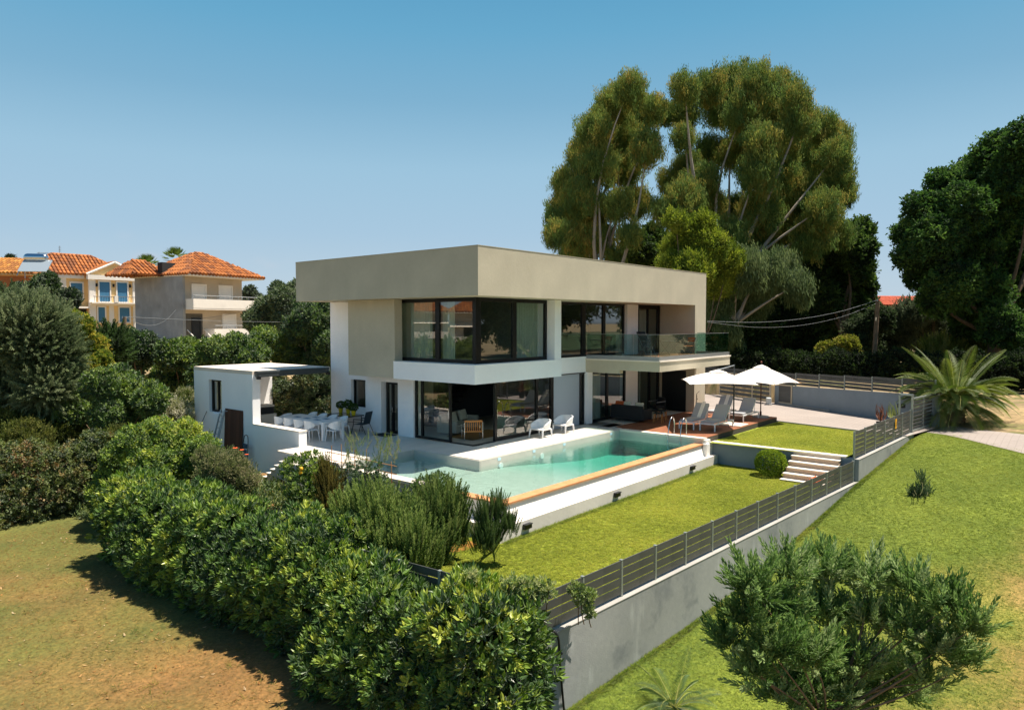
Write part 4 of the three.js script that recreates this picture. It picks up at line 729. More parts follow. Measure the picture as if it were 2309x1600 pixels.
function twig(n, H, L, W) { const gs = []; for (let k = 0; k < n; k++) { const t = k / n; gs.push(leafSmall(L * rr(0.7, 1.15) * (1.15 - 0.6 * t), W).rotateX(0.78 + rr(-0.3, 0.3) - 0.35 * t).rotateY(k * 2.4).translate(0, H * t, 0)); } gs.push(clean(rod(V(0, 0, 0), V(0, H, 0), W * 0.18, W * 0.08, 3).toNonIndexed())); gs.forEach((g) => { g.deleteAttribute('uv'); g.deleteAttribute('normal'); }); return merge(gs); }
function tuft(n, h, sp = 0.07) { const pos = []; for (let k = 0; k < n; k++) { const a = rr(0, 6.28), d = rr(0, sp), b = a + 1.57, l = h * rr(0.5, 1.1), x = Math.cos(a) * d, z = Math.sin(a) * d, w = 0.005; pos.push(x - w * Math.cos(b), 0, z - w * Math.sin(b), x + w * Math.cos(b), 0, z + w * Math.sin(b), x + Math.cos(a) * l * 1.3, l * 0.55, z + Math.sin(a) * l * 1.3); } const g = new THREE.BufferGeometry(); g.setAttribute('position', new THREE.Float32BufferAttribute(pos, 3)); return merge([g]); }

const leafMat = (rough = 0.75, tr = 0.25, spec = 0.5) => phys({ color: '#ffffff', roughness: rough, transmission: tr, thickness: 0, specularIntensity: spec, side: THREE.DoubleSide });
M.leafMatt = leafMat(0.97, 0.46, 0.3); M.leafGloss = phys({ color: '#ffffff', roughness: 0.97, transmission: 0.28, thickness: 0, clearcoat: 0.45, clearcoatRoughness: 0.3, side: THREE.DoubleSide }); M.leafSemi = phys({ color: '#ffffff', roughness: 0.97, transmission: 0.4, thickness: 0, clearcoat: 0.35, clearcoatRoughness: 0.45, side: THREE.DoubleSide });
M.bark = std({ color: '#ffffff', roughness: 0.95, bumpMap: bumpPlaster, bumpScale: 0.02, map: texture(256, 0.8, (u, v) => mixc(rgb('#5b4a38'), rgb('#86715a'), nC(u, v * 0.3))) });
M.barkPale = std({ color: '#ffffff', roughness: 0.9, map: texture(256, 2.5, (u, v) => mixc(rgb('#84786a'), rgb('#b5aa9a'), nA(u, v * 0.4) * 1.5 - 0.2)) });
M.stem = std({ color: '#4b4a22', roughness: 0.9 });

const Q = new THREE.Quaternion(), Q2 = new THREE.Quaternion(), MX = new THREE.Matrix4(), CC = new THREE.Color();
// L(pixel x, pixel y, radius in pixels, distance[, flattening]): a lobe of a crown measured in the photograph
const L = (px, py, r, dist, fy = 1) => { const k = dist / FOCAL; return { c: at(px, py, dist), r: V(r * k, r * k * fy, r * k) }; };
const lob = (x, y, z, rx, ry = rx, rz = rx) => ({ c: V(x, y, z), r: V(rx, ry, rz) });
function scatter(lobes, n, { fill = 0.35, rough = 0.3, freq = 2.4, up = 0.5, spin = 1, below = true } = {}) {
  const areas = lobes.map((l) => Math.pow(l.r.x * l.r.y * l.r.z, 2 / 3)), total = areas.reduce((a, b) => a + b, 0), out = [], sd = rr(0, 50);
  const inner = (p, skip) => lobes.some((l, i) => i !== skip && ((p.x - l.c.x) / l.r.x) ** 2 + ((p.y - l.c.y) / l.r.y) ** 2 + ((p.z - l.c.z) / l.r.z) ** 2 < 0.3);
  let guard = 0;
  while (out.length < n && guard++ < n * 6) {
    let t = rnd() * total, i = 0; while (i < lobes.length - 1 && (t -= areas[i]) > 0) i++;
    const l = lobes[i], yy = rr(-1, 1), a = rr(0, 6.2832), s = Math.sqrt(1 - yy * yy), d = V(Math.cos(a) * s, yy, Math.sin(a) * s);
    if (!below && yy < -0.4) continue;
    const k = (1 - fill * rnd() * rnd() * 1.6) * (1 + rough * (hn.noise(d.x * freq + i * 3.7 + sd, d.y * freq, d.z * freq) + 0.5 * hn.noise(d.x * freq * 2.6 + i, d.y * freq * 2.6 + sd, d.z * freq * 2.6)));
    const p = V(l.c.x + d.x * l.r.x * k, l.c.y + d.y * l.r.y * k, l.c.z + d.z * l.r.z * k);
    if (inner(p, i)) continue;
    out.push({ p, d: d.clone().multiplyScalar(1 - up).add(V(rr(-0.35, 0.35), up * spin, rr(-0.35, 0.35))).normalize() });
  }
  return out;
}
function place(parent, name, geos, m, spots, size, tints, kind = 'stuff') {
  geos = Array.isArray(geos) ? geos : [geos];
  const off = parent ? parent.position : V(0, 0, 0), cols = tints.map((t) => hex(t));
  geos.forEach((g, gi) => {
    const mine = spots.filter((_, i) => i % geos.length === gi); if (!mine.length) return;
    const im = new THREE.InstancedMesh(g, m, mine.length);
    mine.forEach((s, i) => {
      Q.setFromUnitVectors(Y, s.d); Q2.setFromAxisAngle(Y, rr(0, 6.2832)); Q.multiply(Q2);
      const k = rr(size[0], size[1]) * (s.k || 1); MX.compose(s.p.clone().sub(off), Q, V(k, k, k)); im.setMatrixAt(i, MX);
      const w = hn.noise(s.p.x * 0.5, s.p.y * 0.5, s.p.z * 0.5) * 0.4 + 0.5 + rr(-0.45, 0.45), t = Math.max(0, Math.min(0.999, w)) * (cols.length - 1), q = Math.floor(t);
      CC.copy(cols[q]).lerp(cols[Math.min(q + 1, cols.length - 1)], t - q).multiplyScalar(rr(0.8, 1.2)); im.setColorAt(i, CC);
    });
    im.name = name; im.castShadow = im.receiveShadow = true; im.userData.kind = kind; im.frustumCulled = false;
    if (parent) parent.add(im); else scene.add(im);
  });
}
function limb(a, b, r0, r1, bend = 0.1, seg = 6) {
  const gs = [], d = b.clone().sub(a), l = d.length(), off = V(rr(-1, 1), rr(-0.3, 0.6), rr(-1, 1)).multiplyScalar(l * bend); let p = a.clone();
  for (let i = 1; i <= seg; i++) { const t = i / seg, q = a.clone().addScaledVector(d, t).addScaledVector(off, Math.sin(Math.PI * t)); const rA = r0 + (r1 - r0) * (i - 1) / seg, rB = r0 + (r1 - r0) * t; gs.push(rod(p, q, rA, rB, 7)); if (i < seg) gs.push(new THREE.SphereGeometry(rB * 1.0, 7, 5).translate(q.x, q.y, q.z)); p = q; }
  return gs;
}
// a tree or shrub: trunk, limbs to the lobes, crown
function plant(name, label, category, base, lobes, o) {
  const t = thing(name, label, category, base.toArray ? base.toArray() : base, 0, o.group);
  const b = t.position.clone(), gs = [];
  if (o.trunk) {
    const [r0, forkH] = o.trunk, fork = b.clone().add(V(o.lean?.[0] || 0, forkH, o.lean?.[1] || 0));
    gs.push(...limb(b.clone().add(V(0, -0.3, 0)), fork, r0, r0 * 0.75, 0.03));
    lobes.forEach((l, i) => { if (i % (o.every || 1)) return; gs.push(...limb(fork.clone().add(V(0, -rr(0, forkH * 0.3), 0)), l.c, r0 * rr(0.25, 0.5), r0 * 0.06, 0.08)); });
  } else lobes.forEach((l) => { for (let k = 0; k < (o.stems || 3); k++) gs.push(...limb(V(b.x + (l.c.x - b.x) * 0.7 + rr(-0.1, 0.1), b.y, b.z + (l.c.z - b.z) * 0.7 + rr(-0.1, 0.1)), l.c.clone().add(V(rr(-1, 1) * l.r.x * 0.5, l.r.y * 0.3, rr(-1, 1) * l.r.z * 0.5)), o.stemR || 0.025, 0.01, 0.08, 4)); });
  if (gs.length) { gs.forEach((g) => g.translate(-b.x, -b.y, -b.z)); part('trunk', gs, o.bark || M.bark, t); }
  const spots = scatter(lobes, o.n, o);
  if (o.single) {        // the nearest leaf clusters one by one
    spots.sort((p, q) => p.p.distanceTo(EYE) - q.p.distanceTo(EYE));
    const front = spots.filter((s) => s.d.dot(EYE.clone().sub(s.p).normalize()) > -0.2).slice(0, o.single), set = new Set(front), geos = Array.isArray(o.geo) ? o.geo : [o.geo], mats = o.tints.map((c) => { const m = (o.mat || M.leafMatt).clone(); m.color.set(c); return m; });
    front.forEach((s, i) => { const m = new THREE.Mesh(geos[i % geos.length], mats[Math.floor(rnd() * mats.length)]); m.name = 'leaf_cluster'; m.position.copy(s.p).sub(b); m.quaternion.setFromUnitVectors(Y, s.d).multiply(Q2.setFromAxisAngle(Y, rr(0, 6.28))); m.scale.setScalar(rr(o.size[0], o.size[1])); m.castShadow = m.receiveShadow = true; t.add(m); });
    place(t, 'crown', o.geo, o.mat || M.leafMatt, spots.filter((s) => !set.has(s)), o.size, o.tints);
  } else place(t, 'crown', o.geo, o.mat || M.leafMatt, spots, o.size, o.tints);
  return t;
}
const G = {
  whorl: [0, 1, 2, 3].map((k) => whorl([11, 9, 13, 7][k], [0.17, 0.19, 0.14, 0.2][k], [0.06, 0.066, 0.052, 0.062][k], 0.07)), spray: [0, 1, 2].map(() => spray(16, 0.34, 0.19, 0.5)), sprayFine: [0, 1].map(() => spray(26, 0.24, 0.1, 0.5, 0.5)),
  hang: [0, 1, 2].map(() => hanging(26, 0.4, 0.075, 0.62)), olive: [0, 1].map(() => twig(26, 1, 0.3, 0.075)), spike: [0, 1].map(() => twig(46, 1, 0.16, 0.04)), lance: [0, 1].map(() => twig(22, 0.75, 0.28, 0.06)),
};
// palm frond: arching rachis with two rows of leaflets
function frondGeo(len, rise, n, wid, tipDroop, lw = 0.03) {
  const gs = [], P = (t) => V(len * t * (1 - 0.12 * t * tipDroop), rise * len * t - tipDroop * len * 0.62 * t * t, 0);
  for (let k = 0; k < n; k++) {
    const t = 0.14 + 0.86 * k / n, p = P(t), q = P(t + 0.01).sub(p).normalize(), l = wid * Math.sin(Math.PI * Math.min(1, 0.18 + t * 0.78)) * rr(0.85, 1.1);
    for (const s of [-1, 1]) { const d = q.clone().multiplyScalar(0.75).add(V(0, 0.28 - 0.35 * tipDroop * t, s)).normalize(); gs.push(leafSmall(l, lw).applyQuaternion(new THREE.Quaternion().setFromUnitVectors(Y, d)).translate(p.x, p.y, p.z)); }
  }
  const leaflets = merge(gs), r = [];
  for (let k = 0; k < 8; k++) { const a = P(k / 8), b = P((k + 1) / 8); r.push(rod(a, b, len * 0.008 * (1 - k / 9), len * 0.008 * (1 - (k + 1) / 9), 5)); }
  return [leaflets, metreUV(join(r))];
}
function palm(name, label, base, trunkH, trunkR, count, len, opt = {}) {
  const t = thing(name, label, 'palm', base.toArray ? base.toArray() : base);
  const gs = [cyl(trunkR * 1.1, trunkR * 0.85, trunkH, 16)];
  for (let k = 0; k < trunkH * 70; k++) { const a = k * 2.4, y = k / (trunkH * 70) * trunkH; gs.push(new THREE.BoxGeometry(0.12, 0.16, 0.07).rotateX(-0.5).translate(0, 0, trunkR).rotateY(a).translate(0, y, 0)); }
  if (trunkH > 0.2) part('trunk', gs, M.bark, t);
  const kinds = [[1.0, 1.05], [0.85, 1.1], [0.6, 1.05], [-0.05, 0.8], [1.6, 0.9]].map(([r, d]) => frondGeo(len, r, opt.leaflets || 48, len * 0.2, d, opt.lw || 0.03)), mats = (opt.tints || ['#5a6b22', '#6f7d2c', '#4c5f22']).map((c) => { const m = M.leafSemi.clone(); m.color.set(c); return m; }), rach = std({ color: '#8f9048', roughness: 0.7 });
  for (let k = 0; k < count; k++) {
    const q = k / count, kd = q < 0.12 ? 4 : q < 0.32 ? 0 : q < 0.55 ? 1 : q < 0.8 ? 2 : 3, [lf, rc] = kinds[kd];
    const r = new THREE.Mesh(rc, rach); r.name = 'frond'; r.position.y = trunkH; r.rotation.set(rr(-0.35, 0.35), k * 2.39996 + rr(-0.2, 0.2), rr(-0.12, 0.12), 'YXZ'); const s = rr(0.85, 1.1) * (kd === 4 ? 0.85 : 1); r.scale.setScalar(s); r.castShadow = true;
    const m = new THREE.Mesh(lf, mats[Math.floor(rnd() * mats.length)]); m.name = 'leaflets'; m.castShadow = m.receiveShadow = true; r.add(m); t.add(r);
  }
  return t;
}
// a far palm with fan leaves
function fanPalm(label, base, h, R) {
  const t = thing('fan_palm', label, 'palm', base.toArray());
  part('trunk', cyl(0.25, 0.2, h, 10), M.bark, t);
  const gs = []; for (let k = 0; k < 26; k++) { const a = k * 2.4, e = 0.2 + 1.5 * (k / 26); for (let f = -4; f <= 4; f++) gs.push(leafSmall(R * 0.55, 0.12).rotateZ(f * 0.16).translate(0, R * 0.5, 0).rotateX(e).rotateY(a)); }
  const o = new THREE.Mesh(merge(gs).translate(0, h, 0), (() => { const m = M.leafMatt.clone(); m.color.set('#5f7330'); return m; })()); o.name = 'crown'; t.add(o);
}
// ---------- lawn blades ----------
function blades(name, label, n, pick, geo, tints, size = [0.8, 1.3]) {
  const s = []; let g = 0;
  while (s.length < n && g++ < n * 8) { const p = pick(); if (p) s.push({ p, d: V(rr(-0.25, 0.25), 1, rr(-0.25, 0.25)).normalize() }); }
  const before = scene.children.length; place(null, name, geo, M.leafMatt, s, size, tints);
  scene.children.slice(before).forEach((o) => { o.name = numbered(name); tag(o, label, 'grass', null, 'stuff'); });
}
const shortTuft = [tuft(9, 0.034, 0.05), tuft(8, 0.042, 0.05)], dryTuft = [tuft(8, 0.034, 0.05)];
blades('lawn_grass', 'short bright green grass of the lower lawn below the pool', 80000, () => { const x = rr(9.8, 27.7), z = rr(-13.4, -6.8); return z < fenceZ(x) - 0.3 && !(x > 13.85 && z < -12) ? V(x, -1.1, z) : null; }, shortTuft, ['#6a7818', '#8e982a', '#aaa83e']);
blades('lawn_grass', 'green grass of the upper lawn beside the timber deck', 26000, () => { const x = rr(28, 35.4), z = rr(-12.2, -6.5); return z < fenceZ(x) - 0.3 && x < 34.3 + (fenceZ(34.3) - z) * 0.2 ? V(x, -0.2, z) : null; }, shortTuft, ['#6a7818', '#8e982a', '#aaa83e']);
blades('lawn_grass', 'green and brown grass of the lawn outside the concrete wall', 150000, () => { const x = rr(10.5, 37), z = rr(-7.6, 1); return z > fenceZ(x) + 0.03 && x < 37.2 - (z + 6.3) * 0.82 && rnd() > dryRight(x, z) * 0.75 ? V(x, groundY(x, z) + 0.02, z) : null; }, shortTuft, ['#526a18', '#748628', '#96993c']);
blades('dry_grass', 'dry brown grass of the lawn outside the hedge', 120000, () => { const x = rr(-2, 9.5), z = rr(-29.5, -7); return V(x, groundY(x, z) + 0.02, z); }, dryTuft, ['#5e632a', '#78652f', '#8e6c3a', '#7e6032']);
blades('weed_tufts', 'scattered taller weeds and dry stalks on the dry lawn', 900, () => { const x = rr(-3, 9), z = rr(-29, -7); return hn.noise(x * 0.6, z * 0.6, 8) > -0.1 ? V(x, groundY(x, z) + 0.03, z) : null; }, [tuft(12, 0.1, 0.09)], ['#4f6022', '#74712e', '#a88a50'], [0.5, 1.5]);
const edgeTuft = [tuft(9, 0.12, 0.06)];
blades('edge_grass', 'longer ragged grass along the foot of the walls', 5200, () => { if (rnd() < 0.55) { const x = rr(10.6, 35); return V(x, groundY(x, fenceZ(x) + 0.1) + 0.02, fenceZ(x) + 0.03 + rr(0, 0.16) * rnd()); } if (rnd() < 0.6) return V(rr(14, 27.7), -1.1, -11.99 + rr(0, 0.1)); const x = rr(10, 27.5); return V(x, -1.1, fenceZ(x) - 0.3 - rr(0, 0.08)); }, edgeTuft, ['#4f6a18', '#708428', '#98953c'], [0.5, 1.2]);
blades('dry_leaf_litter', 'pale fallen leaves scattered over the dry brown lawn', 900, () => { const x = rr(-1, 9.2), z = rr(-28.5, -7); return V(x, groundY(x, z) + 0.05, z); }, [leaf(0.1, 0.035).rotateX(1.4), leaf(0.07, 0.03).rotateX(1.5)], ['#cdb793', '#b58a50', '#8a5c2c']);

// ---------- hedge along the near corner ----------
const hedgeTints = ['#24400f', '#355812', '#4a6c18', '#728f20', '#a3ae34'];
{
  const seg = (z0, z1, x, top, w) => { const ls = []; for (let z = z0; z > z1; z -= 0.55) { const zz = z - 0.3, tp = top + rr(-0.3, 0.22); for (const [dx, y, r] of [[-0.25, tp - 0.75, 0.72], [0.3, tp - 0.6, 0.6], [-0.5, tp - 1.5, 0.75], [-0.35, tp - 2.2, 0.7], [0.25, tp - 1.6, 0.7]]) ls.push(lob(x + dx * w + rr(-0.25, 0.2), y + rr(-0.12, 0.12), zz + rr(-0.25, 0.25), r * w * rr(0.8, 1.05), r * rr(0.8, 1.05), r * rr(0.8, 1.05))); } return ls; };
  const H = (label, z0, z1, x, top, w, n, single) => plant('laurel_hedge', label, 'hedge', V(x, groundY(x, (z0 + z1) / 2), (z0 + z1) / 2), seg(z0, z1, x, top, w), { geo: G.whorl, mat: M.leafGloss, n, size: [0.7, 1.3], tints: hedgeTints, fill: 0.45, up: 0.35, rough: 0.3, stems: 1, stemR: 0.03, single, group: null });
  H('big leaved glossy hedge section at the near corner of the concrete wall', -7.5, -8.7, 9.3, -0.05, 1.0, 3600, 300);
  H('big leaved glossy hedge section in front of the dark slatted fence', -8.7, -11.5, 9.25, -0.42, 1.0, 5600, 300);
  H('glossy hedge section in front of the tall rosemary', -11.5, -15.3, 9.55, -0.05, 1.05, 7000, 0);
  H('glossy hedge section in front of the arched stone steps', -15.3, -19.2, 9.6, -0.1, 1.05, 6800, 0);
  H('far end of the glossy hedge beside the bright green bush', -19.2, -23.6, 9.5, -0.15, 1.05, 6600, 0);
}
// climbing sprigs over the fence corner
plant('climbing_plant', 'light leaved climbing plant hanging over the slatted fence near the corner', 'climber', V(11.9, -1.1, -7.85), [L(1320, 1345, 22, 13.4), L(1328, 1380, 12, 13.3), L(1300, 1330, 14, 13.4)], { geo: G.whorl, mat: M.leafSemi, n: 190, size: [0.35, 0.6], tints: ['#4f6a1c', '#7f9440', '#a3ab62'], stems: 1, stemR: 0.01, fill: 0.5 });
plant('climbing_plant', 'pale variegated climbing plant growing through the top of the hedge at the fence', 'climber', V(10.6, -1.1, -8.2), [L(1190, 1330, 28, 12.9), L(1230, 1330, 22, 12.9), L(1150, 1320, 20, 12.9), L(1060, 1300, 14, 12.9)], { geo: G.whorl, mat: M.leafSemi, n: 260, size: [0.35, 0.6], tints: ['#4f6a1c', '#7f9440', '#b3b67a'], stems: 1, stemR: 0.01, fill: 0.5 });
// rosemary and neighbours
function rosemary(label, base, spots, tints, size) {
  const t = thing('rosemary_bush', label, 'bush', base.toArray()), ss = [], gs = [];
  for (const [px, py, w, dist, hgt] of spots) { const p = at(px, py, dist); for (let k = 0; k < w * 9; k++) { const dx = rr(-1, 1), dz = rr(-1, 1), q = w * dist / FOCAL; ss.push({ p: V(p.x + dx * q, p.y + rr(-0.9, 0.9) * hgt - 0.12 * (dx * dx + dz * dz), p.z + dz * q), d: V(dx * 0.32 + rr(-0.15, 0.15), 1, dz * 0.32 + rr(-0.15, 0.15)).normalize() }); } gs.push(...limb(base, p, 0.03, 0.01, 0.06)); }
  gs.forEach((g) => g.translate(-base.x, -base.y, -base.z)); part('trunk', gs, M.stem, t); place(t, 'crown', G.spike, M.leafMatt, ss, size, tints);
}
const ros = ['#465f2a', '#5d7634', '#7b8d46', '#93a05a'];
rosemary('big upright rosemary in front of the pool corner, left of the lawn', V(11.9, -1.15, -13.6), [[990, 1150, 34, 17.6, 0.35], [1010, 1200, 30, 17.4, 0.35], [960, 1200, 30, 17.2, 0.4], [975, 1250, 30, 17, 0.3], [1025, 1160, 18, 17.6, 0.3]], ros, [0.4, 0.75]);
rosemary('tall spiky rosemary rising behind the glossy hedge', V(10.9, -1.15, -14.2), [[850, 1170, 40, 17.2, 0.4], [890, 1210, 40, 16.8, 0.4], [930, 1240, 36, 16.4, 0.4], [800, 1180, 34, 17.6, 0.35], [860, 1240, 36, 16.6, 0.35], [790, 1230, 26, 17.2, 0.3]], ['#4b6530', '#667e38', '#829648', '#98a75c'], [0.45, 0.85]);
rosemary('small straggly rosemary at the near corner of the pool ledge', V(13.35, -1.1, -11.75), [[1098, 1165, 18, 17, 0.3], [1105, 1205, 24, 16.9, 0.25], [1090, 1220, 18, 16.8, 0.2], [1125, 1150, 10, 17, 0.25], [1148, 1185, 12, 17, 0.12]], ['#375024', '#506a30', '#6c8042'], [0.25, 0.45]);
plant('box_shrub', 'dark small leaved shrub between the two rosemaries by the pool', 'shrub', V(12.6, -1.15, -15), [L(960, 1110, 36, 18.4), L(990, 1090, 26, 18.4), L(930, 1130, 30, 18.2), L(970, 1150, 32, 18)], { geo: G.whorl, mat: M.leafSemi, n: 900, size: [0.3, 0.55], tints: ['#26400f', '#3d5a18', '#6d8a2a'], fill: 0.4 });
plant('lemon_bush', 'bright lemon bush with two yellow fruits below the terrace steps', 'bush', V(12.6, -1.2, -18.6), [L(665, 1060, 28, 21.5), L(700, 1050, 30, 21.5), L(720, 1090, 36, 21.3), L(680, 1100, 36, 21.2), L(745, 1080, 26, 21.5), L(700, 1135, 30, 21)], { geo: G.whorl, mat: M.leafSemi, n: 900, size: [0.55, 0.85], tints: ['#2d4a10', '#5d7d1a', '#98ab33'], fill: 0.4 });
for (const [px, py, l] of [[679, 1057, 'upper yellow lemon on the lemon bush'], [677, 1065, 'lower yellow lemon on the lemon bush']]) { const p = at(px, py, 20.9), f = thing('lemon', l, 'lemon', p.toArray()); part('fruit', new THREE.SphereGeometry(0.055, 14, 10).scale(1, 1.2, 1), std({ color: '#e0a018', roughness: 0.45 }), f); part('stalk', cyl(0.006, 0.006, 0.05, 6).translate(0, 0.06, 0), M.stem, f); }
plant('grey_shrub', 'grey green broad shrub under the trellis at the terrace edge', 'shrub', V(13.2, -1.2, -17.2), [L(790, 1090, 40, 20.6), L(830, 1080, 40, 20.4), L(850, 1110, 34, 20.2), L(770, 1120, 34, 20.4), L(810, 1130, 40, 20)], { geo: G.whorl, mat: M.leafSemi, n: 1100, size: [0.4, 0.65], tints: ['#2c4420', '#44602e', '#70874c'], fill: 0.4 });
rosemary('brownish heather like bush beside the lemon bush', V(12.3, -1.2, -17.6), [[745, 1110, 22, 20.3, 0.35], [750, 1150, 22, 20, 0.3], [735, 1080, 10, 20.4, 0.3]], ['#4a4a1e', '#6d6428', '#7f7434'], [0.35, 0.6]);
// low growth between the hedge and the steps
{
  const s = []; let g = 0; while (s.length < 5200 && g++ < 40000) { const x = rr(9.9, 14.4), z = rr(-30, -13.4); if (x > 13.6 && z > -24.5 && z < -21) continue; const y = groundY(x, z), h = 0.25 + 0.45 * Math.max(0, hn.noise(x * 0.8, z * 0.8, 6)); s.push({ p: V(x, y + rr(0.02, h), z), d: V(rr(-0.4, 0.4), 1, rr(-0.4, 0.4)).normalize() }); }
  const b = scene.children.length; place(null, 'bed_plants', [...G.sprayFine, ...G.whorl], M.leafSemi, s, [0.35, 0.7], ['#2f4a14', '#4b651f', '#6f7f30', '#8d9448']);
  scene.children.slice(b).forEach((o) => { o.name = numbered('bed_plants'); tag(o, 'low mixed green growth covering the bed between hedge and terrace steps', 'ground cover', null, 'stuff'); });
}
// trellis with tall flowering stems
{
  const t = thing('garden_trellis', 'thin wooden trellis with tall flowering stems on the terrace edge', 'trellis', [14.3, -1.2, -17.5]);
  for (let i = 0; i < 6; i++) part('stake', rod(V(-0.1, 0, -2.2 + i * 0.62), V(-0.1 + rr(-0.05, 0.05), 1.75 + rr(-0.2, 0.2), -2.2 + i * 0.62), 0.012), M.wood, t);
  for (const y of [1.35, 1.6]) part('crossbar', rod(V(-0.1, y, -2.4), V(-0.1, y - 0.05, 1.1), 0.011), M.wood, t);
  const fl = []; for (let k = 0; k < 110; k++) { const c = k % 2 ? at(872, 1010, 21) : at(803, 1010, 21.6); const a = rr(0, 6.28), q = Math.sqrt(rnd()) * 0.42; fl.push({ p: c.clone().add(V(Math.cos(a) * q, rr(-0.5, 0.25), Math.sin(a) * q)), d: V(rr(-0.5, 0.5), 1, rr(-0.5, 0.5)).normalize() }); }
  place(t, 'flower_stem', G.spike, M.leafMatt, fl, [0.18, 0.4], ['#5f7a34', '#7f8f4a', '#a8a070']);
}
// stone, bare earth, lawn shrub, white bag
{
  const s = thing('flat_stone', 'pale flat stone lying on the lawn behind the hedge', 'stone', onY(990, 1245, -1.1).toArray()); const g = new THREE.IcosahedronGeometry(0.28, 2), p = g.attributes.position; for (let i = 0; i < p.count; i++) { const k = 1 + 0.25 * hn.noise(p.getX(i) * 4, p.getY(i) * 4, p.getZ(i) * 4); p.setXYZ(i, p.getX(i) * k, p.getY(i) * k * 0.35, p.getZ(i) * k * 0.8); } g.computeVertexNormals(); part('stone', g, M.concreteCap, s);
  const e = structure('bare_earth', new THREE.CircleGeometry(0.45, 20).rotateX(-Math.PI / 2).scale(1.2, 1, 0.7).translate(...onY(1037, 1232, -1.09).toArray()), std({ color: '#9a5f2c', roughness: 1 }));
  const c = onY(1750, 1064, -1.1);
  plant('topiary_bush', 'round clipped green bush beside the lawn steps', 'bush', V(26.9, -1.1, -9.55), [lob(26.9, -0.6, -9.55, 0.56, 0.5, 0.56)], { geo: G.whorl, mat: M.leafMatt, n: 2600, size: [0.22, 0.32], tints: ['#3b5a10', '#668318', '#8ea02a'], fill: 0.15, rough: 0.08, up: 0.1 });
  const bag = thing('orange_bag', 'crumpled orange bag at the foot of the lawn steps', 'bag', [26.35, -1.07, -7.75]); const bg = new THREE.IcosahedronGeometry(0.2, 3), bp = bg.attributes.position; for (let i = 0; i < bp.count; i++) { const k = 1 + 0.35 * hn.noise(bp.getX(i) * 7, bp.getY(i) * 7, bp.getZ(i) * 7); bp.setXYZ(i, bp.getX(i) * k, Math.max(-0.05, bp.getY(i) * k), bp.getZ(i) * k); } bg.computeVertexNormals(); part('sack', bg.translate(0, 0.06, 0), std({ color: '#d9641f', roughness: 0.7 }), bag);
  part('knot', new THREE.ConeGeometry(0.05, 0.12, 8).translate(0, 0.28, 0), std({ color: '#d9641f', roughness: 0.7 }), bag);
  const tp = onY(278, 1200, -2.66), um = thing('white_tarpaulin', 'pale folded sheet lying in the shade under the hedge', 'sheet', tp.toArray()); const ug = new THREE.SphereGeometry(0.38, 20, 8, 0, 6.2832, 0, 1.2), up = ug.attributes.position; for (let i = 0; i < up.count; i++) up.setY(i, up.getY(i) * 0.6 + 0.06 * hn.noise(up.getX(i) * 6, 1, up.getZ(i) * 6) - 0.05); ug.computeVertexNormals(); part('sheet', ug, std({ color: '#b9c2ca', roughness: 0.7, side: THREE.DoubleSide }), um);
}
// young shrubs on the outer lawn
{
  const shrub = (name, label, px, py, y, lobes, n, size) => plant(name, label, 'shrub', onY(px, py, y), lobes, { geo: G.lance, mat: M.leafSemi, n, size, up: 0.7, tints: ['#2c4a1e', '#44622c', '#6a8044'], fill: 0.8, stems: 1, stemR: 0.008, bark: M.stem });
  const d1 = 24.2; shrub('young_shrub', 'small upright dark shrub standing alone on the outer lawn', 2072, 1152, -0.95, [L(2080, 1085, 9, d1, 1.8), L(2076, 1110, 15, d1), L(2064, 1128, 16, d1), L(2082, 1132, 15, d1), L(2052, 1112, 6, d1), L(2070, 1142, 15, d1), L(2088, 1112, 9, d1)], 210, [0.28, 0.5]);
  shrub('low_shrub', 'low leafy weed near the upper end of the outer lawn beside the path', 2095, 997, -0.5, [L(2085, 992, 9, 37), L(2102, 993, 9, 37)], 70, [0.3, 0.55]);
  plant('oleander_bush', 'large spreading narrow leaved bush in the foreground of the outer lawn', 'bush', V(12.6, -2.6, -3.5), [[1700, 1330, 62], [1780, 1290, 58], [1870, 1290, 60], [1960, 1310, 60], [2060, 1330, 55], [2140, 1370, 55], [2190, 1420, 45], [1680, 1400, 60], [1760, 1380, 70], [1850, 1380, 75], [1950, 1400, 75], [2050, 1420, 70], [2130, 1470, 60], [1740, 1470, 65], [1830, 1480, 70], [1930, 1500, 70], [2030, 1510, 60], [1800, 1550, 50], [1900, 1570, 50], [2090, 1540, 40], [1700, 1520, 55], [1650, 1450, 45], [1820, 1565, 60], [1960, 1570, 60], [2050, 1560, 50], [1760, 1575, 50], [2180, 1500, 40]].map(([x, y, r], i) => L(x, y, r, [11.6, 12.4, 12.8, 12.6, 12.2, 11.8, 11.4][i % 7], 0.85)).map((l) => { l.r.multiplyScalar(0.62); return l; }), { geo: G.lance, n: 1900, size: [0.36, 0.75], tints: ['#486828', '#62823e', '#809c56', '#a0b07c'], fill: 1.0, rough: 0.6, up: 0.55, trunk: [0.09, 0.5], bark: M.bark });
}
palm('young_palm', 'young feather palm at the bottom of the outer lawn beside the concrete wall', V(12.0, -2.66, -6.0), 0.1, 0.12, 20, 1.05, { leaflets: 26, lw: 0.013, tints: ['#4a6a24', '#5d7d32', '#3d5a20'] });
palm('date_palm', 'big date palm with arching fronds at the end of the footpath', V(39.6, 0.05, -5.3), 0.8, 0.4, 104, 3.0, { leaflets: 44, lw: 0.026, tints: ['#63781e', '#84922e', '#516b1e'] });
